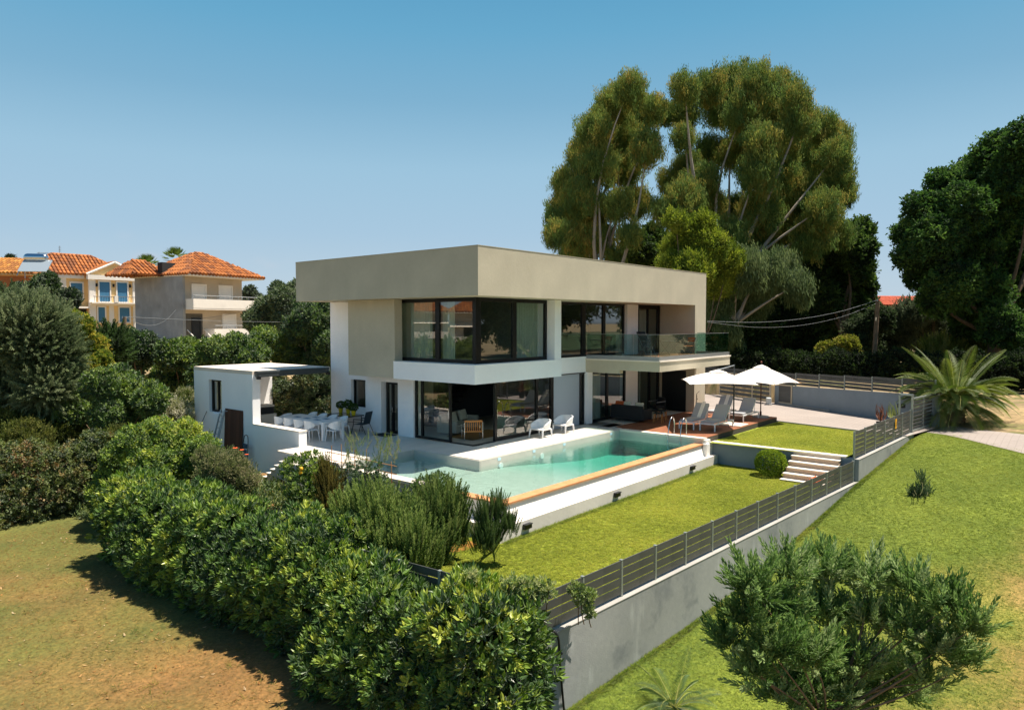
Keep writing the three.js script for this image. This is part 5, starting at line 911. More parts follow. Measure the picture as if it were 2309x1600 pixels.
// potted plants by the taller fence
{
  const pot = (label, px, py, tint) => { const p = onY(px, py, -0.16), t = thing('potted_plant', label, 'potted plant', p.toArray()); part('pot', cyl(0.15, 0.2, 0.32, 18), M.black, t); part('soil', cyl(0.18, 0.18, 0.02, 16).translate(0, 0.3, 0), M.soil, t); const gs = []; for (let k = 0; k < 20; k++) gs.push(leaf(rr(0.45, 0.85), 0.06, 0.5).rotateX(rr(0.15, 1.0)).rotateY(k * 2.4).translate(0, 0.32, 0)); const m = M.leafSemi.clone(); m.color.set(tint); const o = new THREE.Mesh(merge(gs), m); o.name = 'leaves'; o.castShadow = true; t.add(o); };
  pot('black potted plant with reddish strap leaves beside the taller fence', 1986, 966, '#7a4a32'); pot('potted plant with pale striped strap leaves near the yellow sign', 2014, 962, '#8f9a55');
  const yp = [['round topiary in a yellow pot at the left of the glass table', 768, 930], ['leafy plant in a yellow pot at the back of the glass table', 785, 932], ['round topiary in a yellow pot at the front of the glass table', 797, 936]];
  yp.forEach(([l, px, py], i) => { const p = onY(px, py, 0.735), t = thing('yellow_pot', l, 'potted plant', p.toArray()); part('pot', cyl(0.075, 0.11, 0.2, 20), std({ color: '#d8b91c', roughness: 0.4 }), t); const r = 0.19, c = p.clone().add(V(0, 0.34 + (i === 1 ? 0.06 : 0), 0)); part('stem', cyl(0.012, 0.012, 0.2, 6).translate(0, 0.15, 0), M.stem, t); place(t, 'foliage', G.whorl, M.leafMatt, scatter([{ c, r: V(r, r * 0.85, r) }], i === 1 ? 120 : 420, { fill: 0.2, rough: i === 1 ? 0.6 : 0.08 }), i === 1 ? [0.35, 0.5] : [0.18, 0.26], ['#2f4a14', '#46641c', '#5d7a26']); });
}
// ---------- trees and shrubs round the plot ----------
const foot = (px, dist) => { const p = at(px, 729, dist); p.y = groundY(p.x, p.z); return p; };
const LL = (list, dist, jit = 1.5, k = 1) => list.map(([x, y, r], i) => L(x, y, r * k, dist + ((i * 7) % 5 - 2) * jit * 0.5));
// left garden
plant('olive_tree', 'large grey green olive tree at the left edge of the picture', 'tree', foot(50, 32), LL([[60, 745, 66], [15, 725, 55], [105, 730, 40], [120, 800, 48], [45, 830, 66], [105, 870, 46], [-10, 800, 60], [60, 920, 46], [10, 900, 50], [138, 850, 26], [85, 780, 50]], 31.5, 1), { geo: G.olive, n: 10000, size: [0.42, 0.8], tints: ['#40502e', '#5c6c46', '#7c8a5e', '#8e9870'], fill: 0.45, rough: 0.35, up: 0.3, trunk: [0.22, 1.6] });
plant('magnolia_tree', 'dark glossy tree with pale blossoms in front of the yellow house', 'tree', foot(95, 42), LL([[100, 650, 32], [70, 680, 36], [130, 690, 36], [45, 665, 28], [158, 672, 22], [110, 635, 18], [95, 715, 40]], 42, 1, 0.82), { geo: G.spray, mat: M.leafSemi, n: 3600, size: [0.4, 0.7], tints: ['#1d3012', '#2d4718', '#466022'], fill: 0.4, trunk: [0.2, 2] });
plant('golden_shrub', 'yellow flowering shrub beside the olive tree', 'shrub', foot(190, 38), LL([[180, 735, 32], [205, 780, 36], [170, 790, 36], [230, 810, 22], [150, 755, 34], [200, 830, 30], [160, 720, 22]], 38, 1, 0.82), { geo: G.spray, n: 3200, size: [0.3, 0.5], tints: ['#4f6a1c', '#6f8226', '#a39c34', '#c4aa44'], fill: 0.35 });
plant('yucca', 'spiky dark yucca in front of the yellow house', 'plant', foot(250, 42), LL([[250, 775, 26], [235, 800, 22], [265, 800, 20]], 42, 1, 0.82), { geo: G.olive, n: 420, size: [0.7, 1.1], tints: ['#23371a', '#3a5324', '#56703a'], fill: 0.8, stems: 2, stemR: 0.08 });
const citrus = { geo: G.spray, mat: M.leafSemi, tints: ['#25400f', '#3c5c14', '#5f7c1e', '#86992e'], fill: 0.35, rough: 0.35 };
plant('citrus_tree', 'bright green citrus tree below the golden shrub', 'tree', foot(230, 31), LL([[225, 870, 44], [285, 885, 48], [200, 900, 44], [340, 900, 40], [310, 935, 44], [245, 935, 40], [165, 925, 40], [270, 850, 30]], 31, 1, 0.82), { ...citrus, n: 5200, size: [0.3, 0.5], trunk: [0.14, 1] });
plant('citrus_tree', 'dark green orchard tree behind the wooden pole', 'tree', foot(310, 46), LL([[300, 780, 36], [325, 800, 30], [280, 800, 26], [330, 770, 22], [290, 840, 30]], 46, 1, 0.82), { ...citrus, tints: ['#1d3410', '#2f4c15', '#48661c'], n: 2600, size: [0.45, 0.7], trunk: [0.15, 1] });
plant('citrus_tree', 'rounded orchard tree in front of the grey house stairs', 'tree', foot(400, 44), LL([[385, 800, 38], [420, 790, 32], [375, 845, 34], [440, 815, 34], [400, 870, 34], [350, 860, 20]], 44, 1, 0.82), { ...citrus, n: 3600, size: [0.4, 0.65], trunk: [0.15, 1] });
plant('citrus_tree', 'wide orchard tree just behind the white pavilion', 'tree', foot(500, 40), LL([[480, 795, 40], [530, 790, 42], [500, 840, 40], [560, 820, 36], [455, 850, 34], [440, 900, 34], [410, 920, 30], [580, 800, 30]], 40, 1, 0.82), { ...citrus, n: 4600, size: [0.35, 0.6], trunk: [0.15, 1] });
plant('citrus_tree', 'orchard tree right of the pavilion roof, in front of the tall trees', 'tree', foot(620, 44), LL([[600, 775, 38], [640, 790, 34], [570, 800, 28], [590, 760, 24], [660, 810, 30]], 44, 1, 0.82), { ...citrus, n: 2600, size: [0.4, 0.65], trunk: [0.15, 1] });
plant('tall_tree', 'tall loose green tree touching the left end of the villa', 'tree', foot(710, 44), LL([[700, 720, 44], [740, 700, 44], [720, 770, 46], [670, 740, 36], [690, 690, 30], [745, 780, 40], [720, 820, 36]], 44, 1, 0.82), { ...citrus, tints: ['#26401a', '#3e5a20', '#5d7830', '#788c40'], n: 4200, size: [0.4, 0.7], trunk: [0.2, 2] });
plant('tall_tree', 'grey green round tree behind the pavilion with bare twigs beside it', 'tree', foot(640, 62), LL([[640, 680, 34], [605, 700, 36], [670, 660, 30], [580, 720, 30], [625, 655, 20], [650, 720, 36]], 62, 1, 0.82), { ...citrus, tints: ['#2f4420', '#4a5f30', '#6a7a48'], n: 3400, size: [0.55, 0.9], trunk: [0.22, 2] });
plant('far_tree', 'distant dark tree right of the grey house', 'tree', foot(565, 92), LL([[562, 660, 14], [575, 675, 16], [560, 690, 20], [590, 690, 20], [550, 705, 20]], 92, 1, 0.82), { ...citrus, tints: ['#2a3c22', '#40522f'], n: 900, size: [0.8, 1.3] });
plant('tall_cypress', 'small dark conifer above the far left roof', 'tree', foot(22, 120), LL([[22, 585, 8], [18, 595, 11], [28, 598, 10]], 120), { geo: G.sprayFine, n: 500, size: [0.8, 1.2], tints: ['#1f3320', '#33482a'], trunk: [0.3, 6] });
plant('red_tip_hedge', 'dark hedge with red young shoots behind the dining table', 'hedge', foot(690, 36), LL([[640, 890, 30], [680, 900, 36], [720, 890, 36], [745, 920, 30], [625, 865, 22], [690, 865, 30], [735, 865, 26], [650, 930, 30], [700, 930, 30]], 36, 0.6), { geo: G.spray, mat: M.leafGloss, n: 4200, size: [0.22, 0.4], tints: ['#1b3012', '#2c4616', '#45602a', '#5c6a30', '#7a6a34'], fill: 0.3 });
plant('photinia_hedge', 'wild red and green hedge along the back of the dry lawn', 'hedge', V(3.5, -2.7, -30.6), Array.from({ length: 14 }, (_, i) => [lob(-5 + i * 1.25, -0.75 + 0.2 * Math.sin(i * 2), -31 + 0.2 * Math.cos(i), 1.0, 1.0, 0.9), lob(-5 + i * 1.25, -1.8, -30.7, 0.95, 1.0, 0.8)]).flat(), { geo: G.spray, mat: M.leafSemi, n: 12000, size: [0.22, 0.42], tints: ['#24380f', '#3c5218', '#5f7026', '#6f7a2c', '#84642e'], fill: 0.4, rough: 0.45 });
plant('bright_bush', 'large lime green bush left of the pavilion steps', 'bush', V(11, -2.2, -24), LL([[300, 1000, 38], [355, 985, 42], [415, 995, 44], [460, 1015, 32], [270, 1035, 40], [335, 1050, 48], [405, 1055, 46], [300, 1105, 46], [370, 1115, 42], [285, 1155, 28], [335, 1165, 36], [450, 1050, 34], [250, 1080, 30], [252, 1125, 30], [240, 1160, 24], [285, 1190, 26], [225, 1110, 26], [330, 1200, 28]], 25.5, 0.8), { geo: G.spray, mat: M.leafSemi, n: 11500, size: [0.2, 0.36], tints: ['#34500e', '#587a14', '#86a020', '#b0b636'], fill: 0.4, rough: 0.4 });
plant('wild_scrub', 'tangled wild green scrub behind the photinia hedge', 'scrub', foot(120, 33), LL([[60, 1000, 44], [140, 985, 44], [215, 975, 40], [20, 970, 40], [100, 960, 34], [260, 1000, 34]], 31, 2), { geo: G.sprayFine, n: 3600, size: [0.35, 0.6], tints: ['#3d4a18', '#5d6826', '#7c7c3a'], fill: 0.5, rough: 0.5 });
plant('white_flower_scrub', 'pale weeds with white flower heads at the left wall of the pavilion', 'scrub', foot(405, 34), LL([[400, 930, 32], [425, 950, 26], [420, 900, 24], [385, 970, 34]], 33, 1), { geo: G.sprayFine, n: 1500, size: [0.3, 0.5], tints: ['#46561e', '#6f7a34', '#a4a47a', '#d6d3bd'], fill: 0.6, rough: 0.5 });
plant('grey_flower_bush', 'grey leaved bush with orange blossoms under the leaning board', 'bush', V(12.3, -1.3, -22.5), LL([[490, 1060, 34], [530, 1065, 30], [470, 1035, 26], [555, 1085, 22], [515, 1040, 22], [470, 1090, 30]], 23.5, 0.5), { geo: G.sprayFine, n: 2400, size: [0.25, 0.42], tints: ['#45562a', '#68743e', '#8d8f62', '#a39a78'], fill: 0.5, rough: 0.4 });
{
  const fm = std({ color: '#dd5a1a', roughness: 0.6, side: THREE.DoubleSide });
  [[530, 1011, 'left of two large orange poppies by the leaning board'], [545, 1015, 'right of two large orange poppies by the leaning board'], [556, 1025, 'small orange poppy below the two large ones']].forEach(([px, py, l], i) => { const p = at(px, py, 22.9), f = thing('poppy', l, 'flower', p.toArray()); const gs = []; for (let k = 0; k < 6; k++) gs.push(leaf(0.09 - i * 0.012, 0.08, -0.2).rotateX(1.0).rotateY(k * 1.047)); const o = new THREE.Mesh(merge(gs), fm); o.name = 'petals'; f.add(o); part('stalk', cyl(0.006, 0.006, 0.4, 5).translate(0, -0.4, 0), M.stem, f); });
}

// eucalyptus trees behind the villa
const eucT = ['#5a7238', '#6d853f', '#7d9044', '#969442', '#b09a4c'];
plant('eucalyptus_tree', 'left eucalyptus with orange tinged crown behind the villa roof', 'tree', foot(1345, 62), LL([[1420, 195, 40], [1385, 225, 44], [1450, 250, 42], [1340, 290, 46], [1400, 300, 52], [1475, 235, 30], [1500, 250, 24], [1305, 345, 34], [1345, 365, 52], [1410, 370, 46], [1460, 325, 40], [1275, 405, 34], [1270, 465, 40], [1310, 440, 46], [1335, 470, 44], [1255, 520, 32], [1310, 530, 50], [1350, 530, 40], [1395, 455, 38], [1440, 450, 34], [1420, 520, 30], [1385, 575, 28], [1300, 575, 44], [1248, 482, 20], [1365, 250, 30]], 62, 3.5, 0.96), { geo: G.hang, n: 12500, size: [0.5, 0.95], tints: eucT, fill: 0.8, rough: 0.5, up: 0.78, trunk: [0.45, 7], lean: [0.3, 0.4], bark: M.barkPale, every: 2 });
plant('eucalyptus_tree', 'largest eucalyptus with pale forked trunk right of the villa roof', 'tree', foot(1635, 60), LL([[1545, 190, 36], [1600, 190, 42], [1655, 180, 46], [1710, 185, 48], [1760, 195, 40], [1795, 220, 38], [1545, 245, 36], [1625, 240, 42], [1680, 245, 50], [1740, 250, 52], [1805, 265, 40], [1855, 280, 38], [1885, 305, 38], [1540, 300, 30], [1680, 310, 44], [1720, 315, 46], [1770, 325, 50], [1830, 335, 50], [1885, 350, 42], [1550, 365, 34], [1710, 385, 50], [1775, 400, 54], [1845, 405, 50], [1895, 400, 34], [1515, 405, 36], [1545, 440, 44], [1605, 450, 34], [1660, 470, 42], [1720, 465, 50], [1790, 470, 52], [1860, 465, 44], [1910, 430, 26], [1600, 330, 36], [1590, 395, 34], [1645, 345, 32], [1640, 530, 48], [1700, 545, 50], [1760, 545, 50], [1830, 525, 50], [1890, 520, 36], [1500, 470, 34]], 61, 4, 0.96), { geo: G.hang, n: 23000, size: [0.5, 1.0], tints: eucT.map((c, i) => ['#526d36', '#66803c', '#768a42', '#8a9042', '#a6984a'][i]), fill: 0.8, rough: 0.5, up: 0.78, trunk: [0.6, 8], lean: [0.5, -0.5], bark: M.barkPale, every: 2 });
plant('weeping_eucalyptus', 'drooping grey green eucalyptus branches beside the right end of the villa', 'tree', foot(1655, 54), LL([[1670, 595, 46], [1720, 605, 44], [1655, 655, 36], [1620, 680, 28], [1700, 660, 34], [1640, 740, 24], [1650, 780, 20], [1760, 600, 40], [1800, 640, 30]], 54, 2), { geo: G.hang, n: 2800, size: [0.8, 1.25], tints: ['#4a5c36', '#617446', '#7c8a58'], fill: 0.6, rough: 0.4, up: 0.92, trunk: [0.4, 4], bark: M.barkPale });
plant('yellow_green_tree', 'yellow green feathery tree directly behind the villa roof', 'tree', foot(1560, 50), LL([[1525, 500, 22], [1560, 530, 36], [1530, 565, 34], [1600, 555, 36], [1640, 590, 34], [1565, 610, 40], [1515, 600, 28], [1615, 635, 36], [1590, 500, 20]], 50), { geo: G.sprayFine, n: 4200, size: [0.6, 1.0], tints: ['#4a5f18', '#667a1e', '#85932a', '#9aa236'], fill: 0.4, up: 0.6, trunk: [0.25, 3] });
const oak = { geo: G.spray, mat: M.leafMatt, fill: 0.4, rough: 0.4, tints: ['#203514', '#31491c', '#486226', '#647c36'] };
plant('dark_oak', 'dark broad leaved tree at the right foot of the eucalyptus', 'tree', foot(1900, 64), LL([[1900, 560, 42], [1940, 520, 26], [1880, 620, 50], [1925, 605, 40], [1945, 645, 26], [1955, 560, 20], [1860, 690, 50], [1920, 695, 44], [1830, 640, 40]], 66), { ...oak, n: 4200, size: [0.8, 1.3], trunk: [0.4, 4] });
plant('dark_oak', 'dark tree filling the gap right of the villa', 'tree', foot(1760, 66), LL([[1820, 620, 50], [1760, 640, 52], [1700, 690, 52], [1800, 720, 56], [1640, 720, 46], [1720, 745, 54], [1640, 790, 44], [1780, 790, 54], [1850, 780, 50]], 68), { ...oak, tints: ['#182911', '#263b18', '#395222', '#506834'], n: 5200, size: [0.8, 1.3], trunk: [0.4, 3] });
plant('dark_oak', 'dark tree low behind the left eucalyptus and the villa roof', 'tree', foot(1450, 72), LL([[1440, 560, 36], [1485, 585, 32], [1425, 600, 30], [1470, 530, 22], [1500, 550, 26]], 74), { ...oak, n: 2000, size: [0.8, 1.3], trunk: [0.3, 4] });
plant('plane_tree', 'big dark green tree at the right edge of the picture', 'tree', foot(2240, 52), LL([[2320, 330, 54], [2255, 345, 46], [2200, 400, 48], [2285, 405, 62], [2135, 415, 40], [2170, 470, 54], [2245, 485, 60], [2310, 510, 56], [2080, 470, 36], [2060, 525, 38], [2110, 540, 52], [2185, 560, 60], [2265, 580, 60], [2050, 580, 30], [2090, 615, 44], [2150, 640, 54], [2220, 660, 54], [2295, 660, 54], [2110, 675, 34], [2185, 720, 40], [2260, 735, 46], [2310, 760, 46], [2330, 430, 60]], 52, 3), { ...oak, tints: ['#21381a', '#315020', '#476828', '#628036'], n: 12000, size: [0.6, 1.0], trunk: [0.5, 4], every: 2 });
const low = { geo: G.spray, n: 2400, size: [0.6, 1.0], fill: 0.4, rough: 0.45 };
plant('tamarisk', 'grey green feathery tree behind the wooden pole on the right', 'tree', foot(2080, 62), LL([[2060, 710, 34], [2110, 730, 36], [2075, 750, 38], [2030, 760, 32], [2140, 760, 32], [2100, 700, 22]], 62), { ...low, geo: G.sprayFine, tints: ['#3c4a2c', '#56654a', '#6f7c60'], n: 3000 });
plant('tamarisk', 'dark grey shrub left of the wooden pole', 'shrub', foot(1960, 60), LL([[1985, 720, 26], [1945, 745, 32], [1990, 770, 30], [1925, 790, 30], [1965, 800, 30]], 60), { ...low, tints: ['#24331c', '#37482a', '#4f5e3c'] });
plant('yellow_shrub', 'sunlit yellow green shrub in front of the dark trees', 'shrub', foot(1900, 57), LL([[1915, 775, 18], [1890, 785, 18], [1860, 790, 16], [1925, 790, 14]], 57, 0.5), { ...low, n: 900, size: [0.4, 0.7], tints: ['#5b6a1a', '#8d9330', '#a79b4a'] });
plant('dark_hedge', 'dark shrubs along the fence behind the parasols', 'hedge', foot(1800, 54), Array.from({ length: 17 }, (_, i) => L(1620 + i * 45, 822 + (i % 3) * 5 + Math.max(0, i - 9) * 2, 34, 54 - i * 0.6)), { ...low, n: 6000, size: [0.4, 0.75], tints: ['#0f1c0c', '#1a2a11', '#2a3d18', '#3f5224'] });
plant('reed_bed', 'sunlit yellow green reeds behind the date palm', 'reeds', foot(2200, 56), LL([[2110, 795, 24], [2150, 800, 24], [2200, 790, 26], [2250, 800, 26], [2300, 795, 30], [2130, 820, 24], [2180, 830, 24], [2240, 830, 24], [2290, 830, 24]], 54, 1), { geo: G.olive, n: 2200, size: [0.6, 1.0], tints: ['#5a6a22', '#8a9038', '#b0a860'], fill: 0.5, up: 0.8 });
plant('dark_shrub', 'dark shrub at the right edge behind the date palm', 'shrub', foot(2290, 48), LL([[2300, 830, 34], [2270, 850, 26], [2310, 870, 34]], 48, 1), { ...low, n: 1400, tints: ['#101d0d', '#1c2c13', '#2c3f1c'] });
// far wood on the horizon, hazy
place(null, 'far_wood', G.spray, M.leafMatt, scatter(Array.from({ length: 130 }, () => { const px = rr(-900, 3300), d = rr(140, 260), p = foot(px, d); return { c: V(p.x, p.y + rr(0, 2.5), p.z), r: V(rr(6, 13), rr(4, 7.5), rr(6, 13)) }; }), 26000, { fill: 0.2 }), [2.2, 3.6], ['#2f4328', '#42552f', '#5a683e']);
scene.children.filter((o) => o.name.startsWith('far_wood')).forEach((o) => { o.name = numbered('far_wood'); tag(o, 'far off belt of green woodland low on the horizon', 'wood', null, 'stuff'); });

// ---------- houses ----------
M.roofTile = ['#985828', '#a86632', '#7c4a2a'].map((c) => std({ color: c, roughness: 0.9 }));
// hipped tile roof: rows of half round tiles along the slope of each side
function tileFace(parent, name, e0, e1, r0, r1, mats, pitch = 0.42) {      // eave from e0 to e1, ridge from r0 to r1
  const n = Math.max(3, Math.round(e0.distanceTo(e1) / pitch)), nrm = e1.clone().sub(e0).cross(r0.clone().sub(e0)).normalize(); if (nrm.y < 0) nrm.negate();
  const sets = mats.map(() => []), rowL = 0.75;
  for (let i = 0; i < n; i++) {
    const t = (i + 0.5) / n, a = e0.clone().lerp(e1, t), along = e1.clone().sub(e0).normalize();
    // climb straight up the slope until a hip is met
    const up = nrm.clone().cross(along).normalize(); if (up.y < 0) up.negate();
    const H = (r0.y - e0.y) / up.y, s0 = r0.clone().sub(e0).dot(along), s1 = r1.clone().sub(e0).dot(along), w = e1.distanceTo(e0), s = t * w;
    let len = H; if (s < s0) len = H * s / Math.max(s0, 1e-6); else if (s > s1) len = H * (w - s) / Math.max(w - s1, 1e-6);
    if (len < 0.25) continue;
    const rows = Math.ceil(len / rowL);
    for (let k = 0; k < rows; k++) { const A = a.clone().addScaledVector(up, k * rowL - 0.03).addScaledVector(nrm, 0.05), B = a.clone().addScaledVector(up, Math.min(len, (k + 1) * rowL)).addScaledVector(nrm, 0.02); sets[Math.floor(rnd() * mats.length)].push(rod(A, B, pitch * 0.42, pitch * 0.36, 6)); }
  }
  const g = new THREE.BufferGeometry(), tri = [...e0, ...e1, ...r1, ...e0, ...r1, ...r0]; g.setAttribute('position', new THREE.Float32BufferAttribute(tri, 3)); g.computeVertexNormals(); part(name, metreUV(g), mats[2], parent);
  sets.forEach((q, k) => { if (q.length) { const o = part('roof_tiles', q, mats[k], parent); o.userData.kind = 'stuff'; } });
}
function hipRoof(t, x0, x1, z0, z1, y, h, hip, mats, along = 'x') {
  const [rA, rB] = along === 'x' ? [V(x0 + hip, y + h, (z0 + z1) / 2), V(x1 - hip, y + h, (z0 + z1) / 2)] : [V((x0 + x1) / 2, y + h, z0 + hip), V((x0 + x1) / 2, y + h, z1 - hip)];
  const c = [V(x0, y, z1), V(x1, y, z1), V(x1, y, z0), V(x0, y, z0)];
  if (along === 'x') { tileFace(t, 'roof', c[0], c[1], rA, rB, mats); tileFace(t, 'roof', c[2], c[3], rB, rA, mats); tileFace(t, 'roof', c[1], c[2], rB, rB, mats); tileFace(t, 'roof', c[3], c[0], rA, rA, mats); part('ridge', rod(rA, rB, 0.14, 0.14, 6), mats[1], t); }
  else { tileFace(t, 'roof', c[1], c[2], rB, rA, mats); tileFace(t, 'roof', c[3], c[0], rA, rB, mats); tileFace(t, 'roof', c[0], c[1], rB, rB, mats); tileFace(t, 'roof', c[2], c[3], rA, rA, mats); part('ridge', rod(rA, rB, 0.14, 0.14, 6), mats[1], t); }
}
const fwin = (t, x, y, w, h, z, frameM, paneM, name = 'window') => { const f = part(name, [box(x - w / 2 - 0.14, x + w / 2 + 0.14, y - 0.14, y, z, z + 0.14), box(x - w / 2 - 0.14, x + w / 2 + 0.14, y + h, y + h + 0.16, z, z + 0.14), box(x - w / 2 - 0.14, x - w / 2, y, y + h, z, z + 0.12), box(x + w / 2, x + w / 2 + 0.14, y, y + h, z, z + 0.12)], frameM, t); part('pane', box(x - w / 2, x + w / 2, y, y + h, z + 0.02, z + 0.06), paneM, f); return f; };
const yawAt = (deg) => -YAW + deg * Math.PI / 180;        // facing the viewpoint at 0
{
  // grey house with two balconies
  const d = 73, p = foot(412, d), k = d / FOCAL, by = at(412, 770, d).y;
  const t = thing('grey_house', 'grey concrete house with two white balconies and an orange tiled hip roof', 'house', [p.x, by, p.z], yawAt(60));
  const beige = plaster('#b7a894', 0.06), grey = plaster('#8f9092', 0.14), white = plaster('#e4ddd4', 0.05);
  const W = 7.4, D = 7.9, H = (770 - 622) * k;
  part('wall', box(0.15, W, -2.5, H, -D, 0), beige, t); part('side_wall', box(-0.15, 0.15, -2.5, H, -D, 0.25), grey, t); part('plinth', box(-0.22, 0.2, -3.2, 0.0, -D, 0.3), plaster('#77797c', 0.12), t);
  for (const [yy, x0] of [[3.45, 0.16], [0.35, 2.6]]) { part('balcony', [box(x0, W + 1.6, yy - 0.15, yy, 0, 1.5), box(x0, W + 1.6, yy, yy + 0.95, 1.4, 1.52), box(W + 1.48, W + 1.6, yy, yy + 0.95, 0, 1.4), box(x0, x0 + 0.12, yy, yy + 0.95, 0, 1.4)], white, t); part('railing', [rod(V(x0 + 0.1, yy + 1.3, 1.46), V(W + 1.5, yy + 1.3, 1.46), 0.035), ...[0, 1, 2, 3, 4, 5].map((i) => rod(V(x0 + 0.2 + i * 1.35, yy + 0.95, 1.46), V(x0 + 0.2 + i * 1.35, yy + 1.3, 1.46), 0.02))], M.alu, t); }
  for (const [x, y] of [[1.9, 3.5], [5.2, 3.5], [5.6, 0.4]]) { const f = fwin(t, x, y, 1.5, 2.35, 0, white, white, 'door'); for (let i = 0; i < 7; i++) part('shutter_slat', box(x - 0.74, x + 0.74, y + 0.06 + i * 0.33, y + 0.35 + i * 0.33, 0.06, 0.075), white, f); }
  part('porch', [box(0.3, 2.3, -0.2, 2.9, 0.002, 0.02)], plaster('#5c5750', 0.1), t); fwin(t, 1.5, 0.2, 0.8, 2.1, 0.02, M.darkIn, M.darkIn, 'door');
  for (let i = 0; i < 9; i++) part('step', box(0.4, 2.3, -1.9 + i * 0.22, -1.7 + i * 0.22, 3.0 - i * 0.33, 3.35 - i * 0.33), white, t);
  part('stair_rail', rod(V(0.35, -0.8, 3.2), V(0.35, 1.2, 0.2), 0.05), white, t); part('stair_rail', rod(V(2.35, -0.8, 3.2), V(2.35, 1.2, 0.2), 0.05), white, t);
  part('eave', box(-0.2, W + 1.7, H - 0.02, H + 0.14, -D - 0.5, 1.7), white, t);
  hipRoof(t, -0.3, W + 1.8, -D - 0.5, 1.75, H + 0.16, 2.7, 4.2, M.roofTile);
  hipRoof(t, -3.2, 1.2, -D - 0.4, -3.2, H + 0.1, 1.6, 1.4, M.roofTile); part('dormer', box(-0.3, 1.2, H, H + 1.5, -3.6, -2.8), M.darkIn, t);
}
{
  // yellow neoclassical house
  const d = 86, p = foot(206, d), by = at(212, 800, d).y;
  const t = thing('yellow_house', 'cream yellow neoclassical house with blue shutters, pediment and orange tiled roof', 'house', [p.x, by, p.z], yawAt(47));
  const cream = plaster('#e8c58c', 0.05), trim = plaster('#e6e0d8', 0.03), blue = plaster('#3a7296', 0.06, 0.6);
  const H = 9.7, x0 = -5.6, x1 = 5.2;
  part('wall', box(x0, 0, -1, H, -9, -1.2), cream, t); part('wall', box(0, x1, -1, H, -9, 0), cream, t);
  part('pilaster', [box(-0.2, 0.5, -1, H, -0.3, 0.1), box(x1 - 0.5, x1 + 0.2, -1, H, -0.3, 0.1), box(1.95, 2.5, -1, 6.1, -0.2, 0.06)], trim, t); part('pilaster', [box(-3.0, -2.3, -1, H, -1.4, -1.1)], trim, t);
  part('cornice', [box(-0.4, x1 + 0.5, H - 0.55, H, -0.3, 0.4), box(x0 - 0.3, -0.4, H - 0.45, H, -1.4, -0.9), box(-0.2, x1 + 0.3, 6.0, 6.25, -0.2, 0.3)], trim, t);
  for (const [x, y, w, h, z] of [[-1.2, 6.8, 1.25, 1.9, -1.2], [1.5, 6.5, 1.15, 2.4, 0], [3.5, 6.5, 1.15, 2.4, 0], [3.7, 4.0, 1.15, 1.8, 0], [-4.3, 6.8, 0.8, 1.7, -1.2]]) fwin(t, x, y, w, h, z, trim, blue);
  fwin(t, 1.1, 4.0, 0.75, 1.8, 0.0, trim, blue); fwin(t, 3.7, 1.4, 1.2, 1.4, 0.0, trim, M.darkIn); fwin(t, 1.1, 1.4, 0.8, 1.4, 0.0, trim, M.darkIn);
  part('balcony', box(-0.2, x1 + 0.4, 6.25, 6.4, 0, 1.0), trim, t);
  const rails = []; for (let i = 0; i < 28; i++) rails.push(rod(V(0.1 + i * 0.19, 6.4, 0.95), V(0.1 + i * 0.19, 7.1, 0.95), 0.022, 0.022, 4)); rails.push(rod(V(0, 7.1, 0.95), V(x1 + 0.3, 7.1, 0.95), 0.035)); part('balcony_rail', rails, M.frame, t).userData.kind = 'stuff';
  part('balcony_pier', box(2.3, 2.7, 6.4, 7.2, 0.75, 1.05), trim, t);
  part('loggia', [box(-2.2, -0.2, 2.6, 5.6, -1.19, -1.1)], M.darkIn, t); part('loggia_rail', [box(-3.0, -0.2, 2.3, 3.2, -0.3, -0.1)], trim, t); part('loggia_roof', box(-3.1, -0.1, 5.65, 5.85, -1.2, 0.2), trim, t);
  const ped = new THREE.Shape(); ped.moveTo(-0.4, H); ped.lineTo(x1 + 0.5, H); ped.lineTo(x1 / 2 + 0.05, H + 1.6); ped.closePath();
  part('pediment', new THREE.ExtrudeGeometry(ped, { depth: 0.4, bevelEnabled: false }).translate(0, 0, -0.3), cream, t);
  part('pediment_trim', [rod(V(-0.5, H + 0.05, 0.25), V(x1 / 2 + 0.05, H + 1.65, 0.25), 0.16, 0.16, 6), rod(V(x1 / 2 + 0.05, H + 1.65, 0.25), V(x1 + 0.6, H + 0.05, 0.25), 0.16, 0.16, 6)], trim, t);
  const ms = M.roofTile; tileFace(t, 'roof', V(-0.6, H + 0.05, 0.35), V(-0.6, H + 0.05, -6), V(x1 / 2 + 0.05, H + 1.7, 0.35), V(x1 / 2 + 0.05, H + 1.7, -6), ms); tileFace(t, 'roof', V(x1 + 0.6, H + 0.05, -6), V(x1 + 0.6, H + 0.05, 0.35), V(x1 / 2 + 0.05, H + 1.7, -6), V(x1 / 2 + 0.05, H + 1.7, 0.35), ms);
  hipRoof(t, x0 - 1.3, x1 + 0.5, -9.5, -0.8, H + 0.02, 2.7, 4.2, ms);
  part('air_conditioner', [rbox(-4.1, -3.2, 8.1, 8.9, -1.2, -0.9, 0.05), cyl(0.3, 0.3, 0.05, 16).rotateX(Math.PI / 2).translate(-3.7, 8.5, -0.9)], M.alu, t);
  [[2.5, 8.3], [4.4, 8.3], [0.6, 8.3]].forEach(([x, y]) => part('wall_light', rbox(x - 0.1, x + 0.1, y, y + 0.4, 0.0, 0.25, 0.05), M.frame, t));
}
